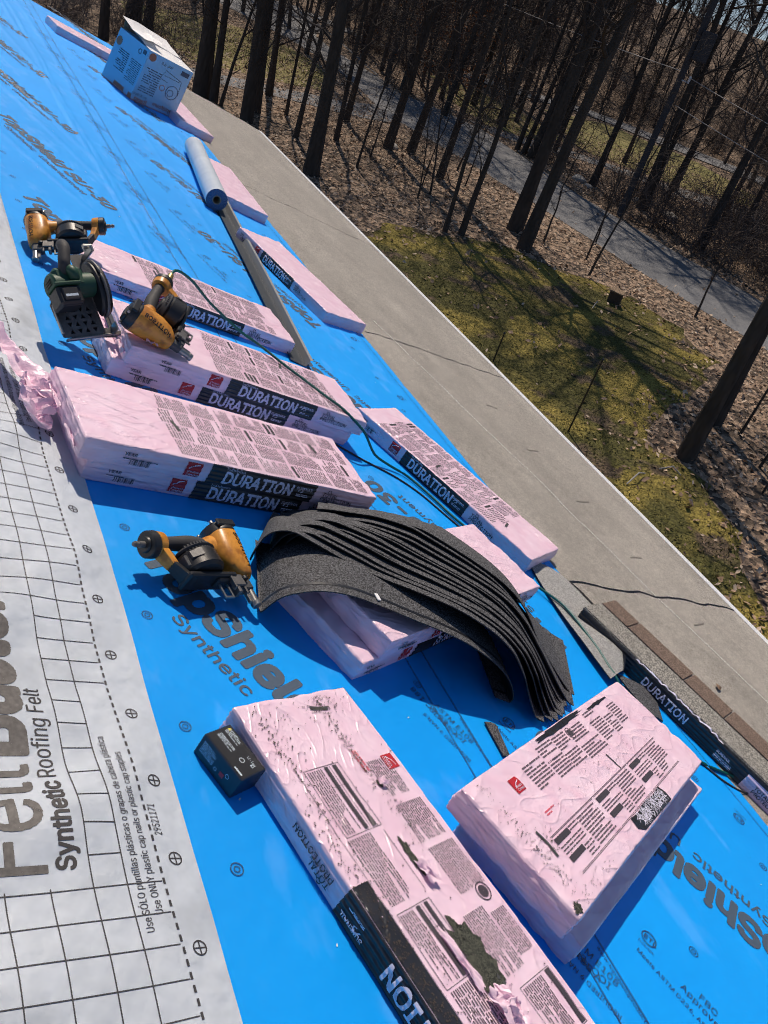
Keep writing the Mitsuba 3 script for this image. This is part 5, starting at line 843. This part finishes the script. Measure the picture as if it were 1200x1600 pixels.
# utility pole and wires
kp = thing('utility_pole', 'grey utility pole with a dark transformer can, across the driveway', 'utility pole'); px, py = -24.06, 23.4
part(kp, 'pole', tube([[px, py, -.2], [px, py, 4], [px, py, 8.6]], [.125, .115, .10], 14, True), 'm_pole', smooth=40); part(kp, 'transformer', cat([rod([px + .34, py + .1, 5.4], [px + .34, py + .1, 6.3], .25, n=20), cbox([px + .17, py + .05, 5.9], [.2, .06, .5], .01)]), 'm_pole', smooth=40); part(kp, 'crossarm', cbox([px, py, 8.0], [.10, 2.2, .12], .01), 'm_wood')
for s in (-.9, -.3, .9): part(kp, 'insulator', rod([px, py + s, 8.06], [px, py + s, 8.22], .04, .03, 10), 'm_white')
part(kp, 'bracket', cat([cbox([px + .2, py, 4.75], [.5, .05, .05], .01), rod([px + .42, py, 4.78], [px + .42, py, 4.95], .04, n=10)]), 'm_white_metal')
def wire(a, b, sag, label):
    a, b = np.array(a), np.array(b); t = np.linspace(0, 1, 30)[:, None]; p = a * (1 - t) + b * t; p[:, 2] -= sag * 4 * (t * (1 - t))[:, 0]; single(numbered('overhead_wire'), tube(p, .014, 5), 'm_wire', smooth=True); k = sorted(q for q in scene if q.startswith('overhead_wire'))[-1]; labels[k] = {'label': label, 'category': 'wire'}
wire((px + .4, py, 4.9), (-4.0, 24.5, 4.2), .35, 'pale overhead wire running right from the utility pole'); wire((-62, 26, 5.6), (px + .1, py, 5.0), .5, 'pale overhead wire reaching the utility pole from the left'); wire((px + .3, py, 4.0), (-6.0, 29.5, 2.6), .3, 'lower pale wire sloping right from the utility pole')
# small things in the yard
def stake(key, x, y, H, lab): k = numbered(key); single(k, cat([rod([x, y, -.1], [x, y, H], .016, .014, 10), rod([x, y, H], [x, y, H + .03], .022, .012, 10)]), 'm_black', smooth=40); labels[k] = {'label': lab, 'category': 'stake'}
stake('garden_stake', -9.3, 10.05, 1.42, 'thin black stake standing on the lawn just beyond the eave'); stake('garden_stake', -11.75, 9.95, .60, 'short black stake tip showing over the eave, left of the taller one')
kk = thing('wooden_block', 'small dark brown wooden block tilted on the mossy lawn', 'block'); M_ = np.array(T().translate([-15.45, 16.1, .17]).rotate([0, 0, 1], 35).rotate([1, 0, 0], 18).matrix); part(kk, 'block', xf(cbox([0, 0, 0], [.34, .16, .36], .02), M_), 'm_dirt'); part(kk, 'lid', xf(cbox([0, 0, .19], [.38, .20, .035], .01), M_), 'm_wood')
for (x, y, dx, dy, lab) in ((-14.9, 14.95, -.3, .42, 'pale stick lying across the shadow on the lawn'), (-7.75, 10.15, -.25, .62, 'pale bent stick by the eave near the right-hand tree'), (-8.15, 11.25, .22, .32, 'short pale stick at the foot of the near right-hand tree')):
    k = numbered('pale_stick'); single(k, tube([[x, y, .03], [x + dx * .5, y + dy * .5, .16], [x + dx, y + dy, .05]], [.012, .014, .010], 7, True), 'm_stone'); labels[k] = {'label': lab, 'category': 'stick'}
for i, (x, y, s_) in enumerate(((-28.3, 24.6, .35), (-27.5, 24.5, .22), (-26.7, 26.6, .28), (-25.1, 27.0, .40), (-27.3, 15.2, .26))):
    b_ = trimesh.creation.icosphere(3, 1.0); v = np.asarray(b_.vertices); v = v * (1 + .35 * (meshkit.fbm(v * 1.3 + i * 5, 3, i) - .5))[:, None] * [s_, s_ * .75, s_ * .5]; k = numbered('field_stone'); single(k, mesh(v + [x, y, s_ * .18], b_.faces), 'm_stone', smooth=30)
    labels[k] = {'label': ('pale stone on the leafy bank across the driveway, %s from the left' % ORD[i] if i < 4 else 'pale stone beside the trunk left of the driveway'), 'category': 'stone'}
    if i < 4: labels[k]['group'] = 'pale stones on the leafy bank'

print('entries', len(scene), 'tris', sum(len(v[1]) for v in meshkit.WRITTEN.values()))
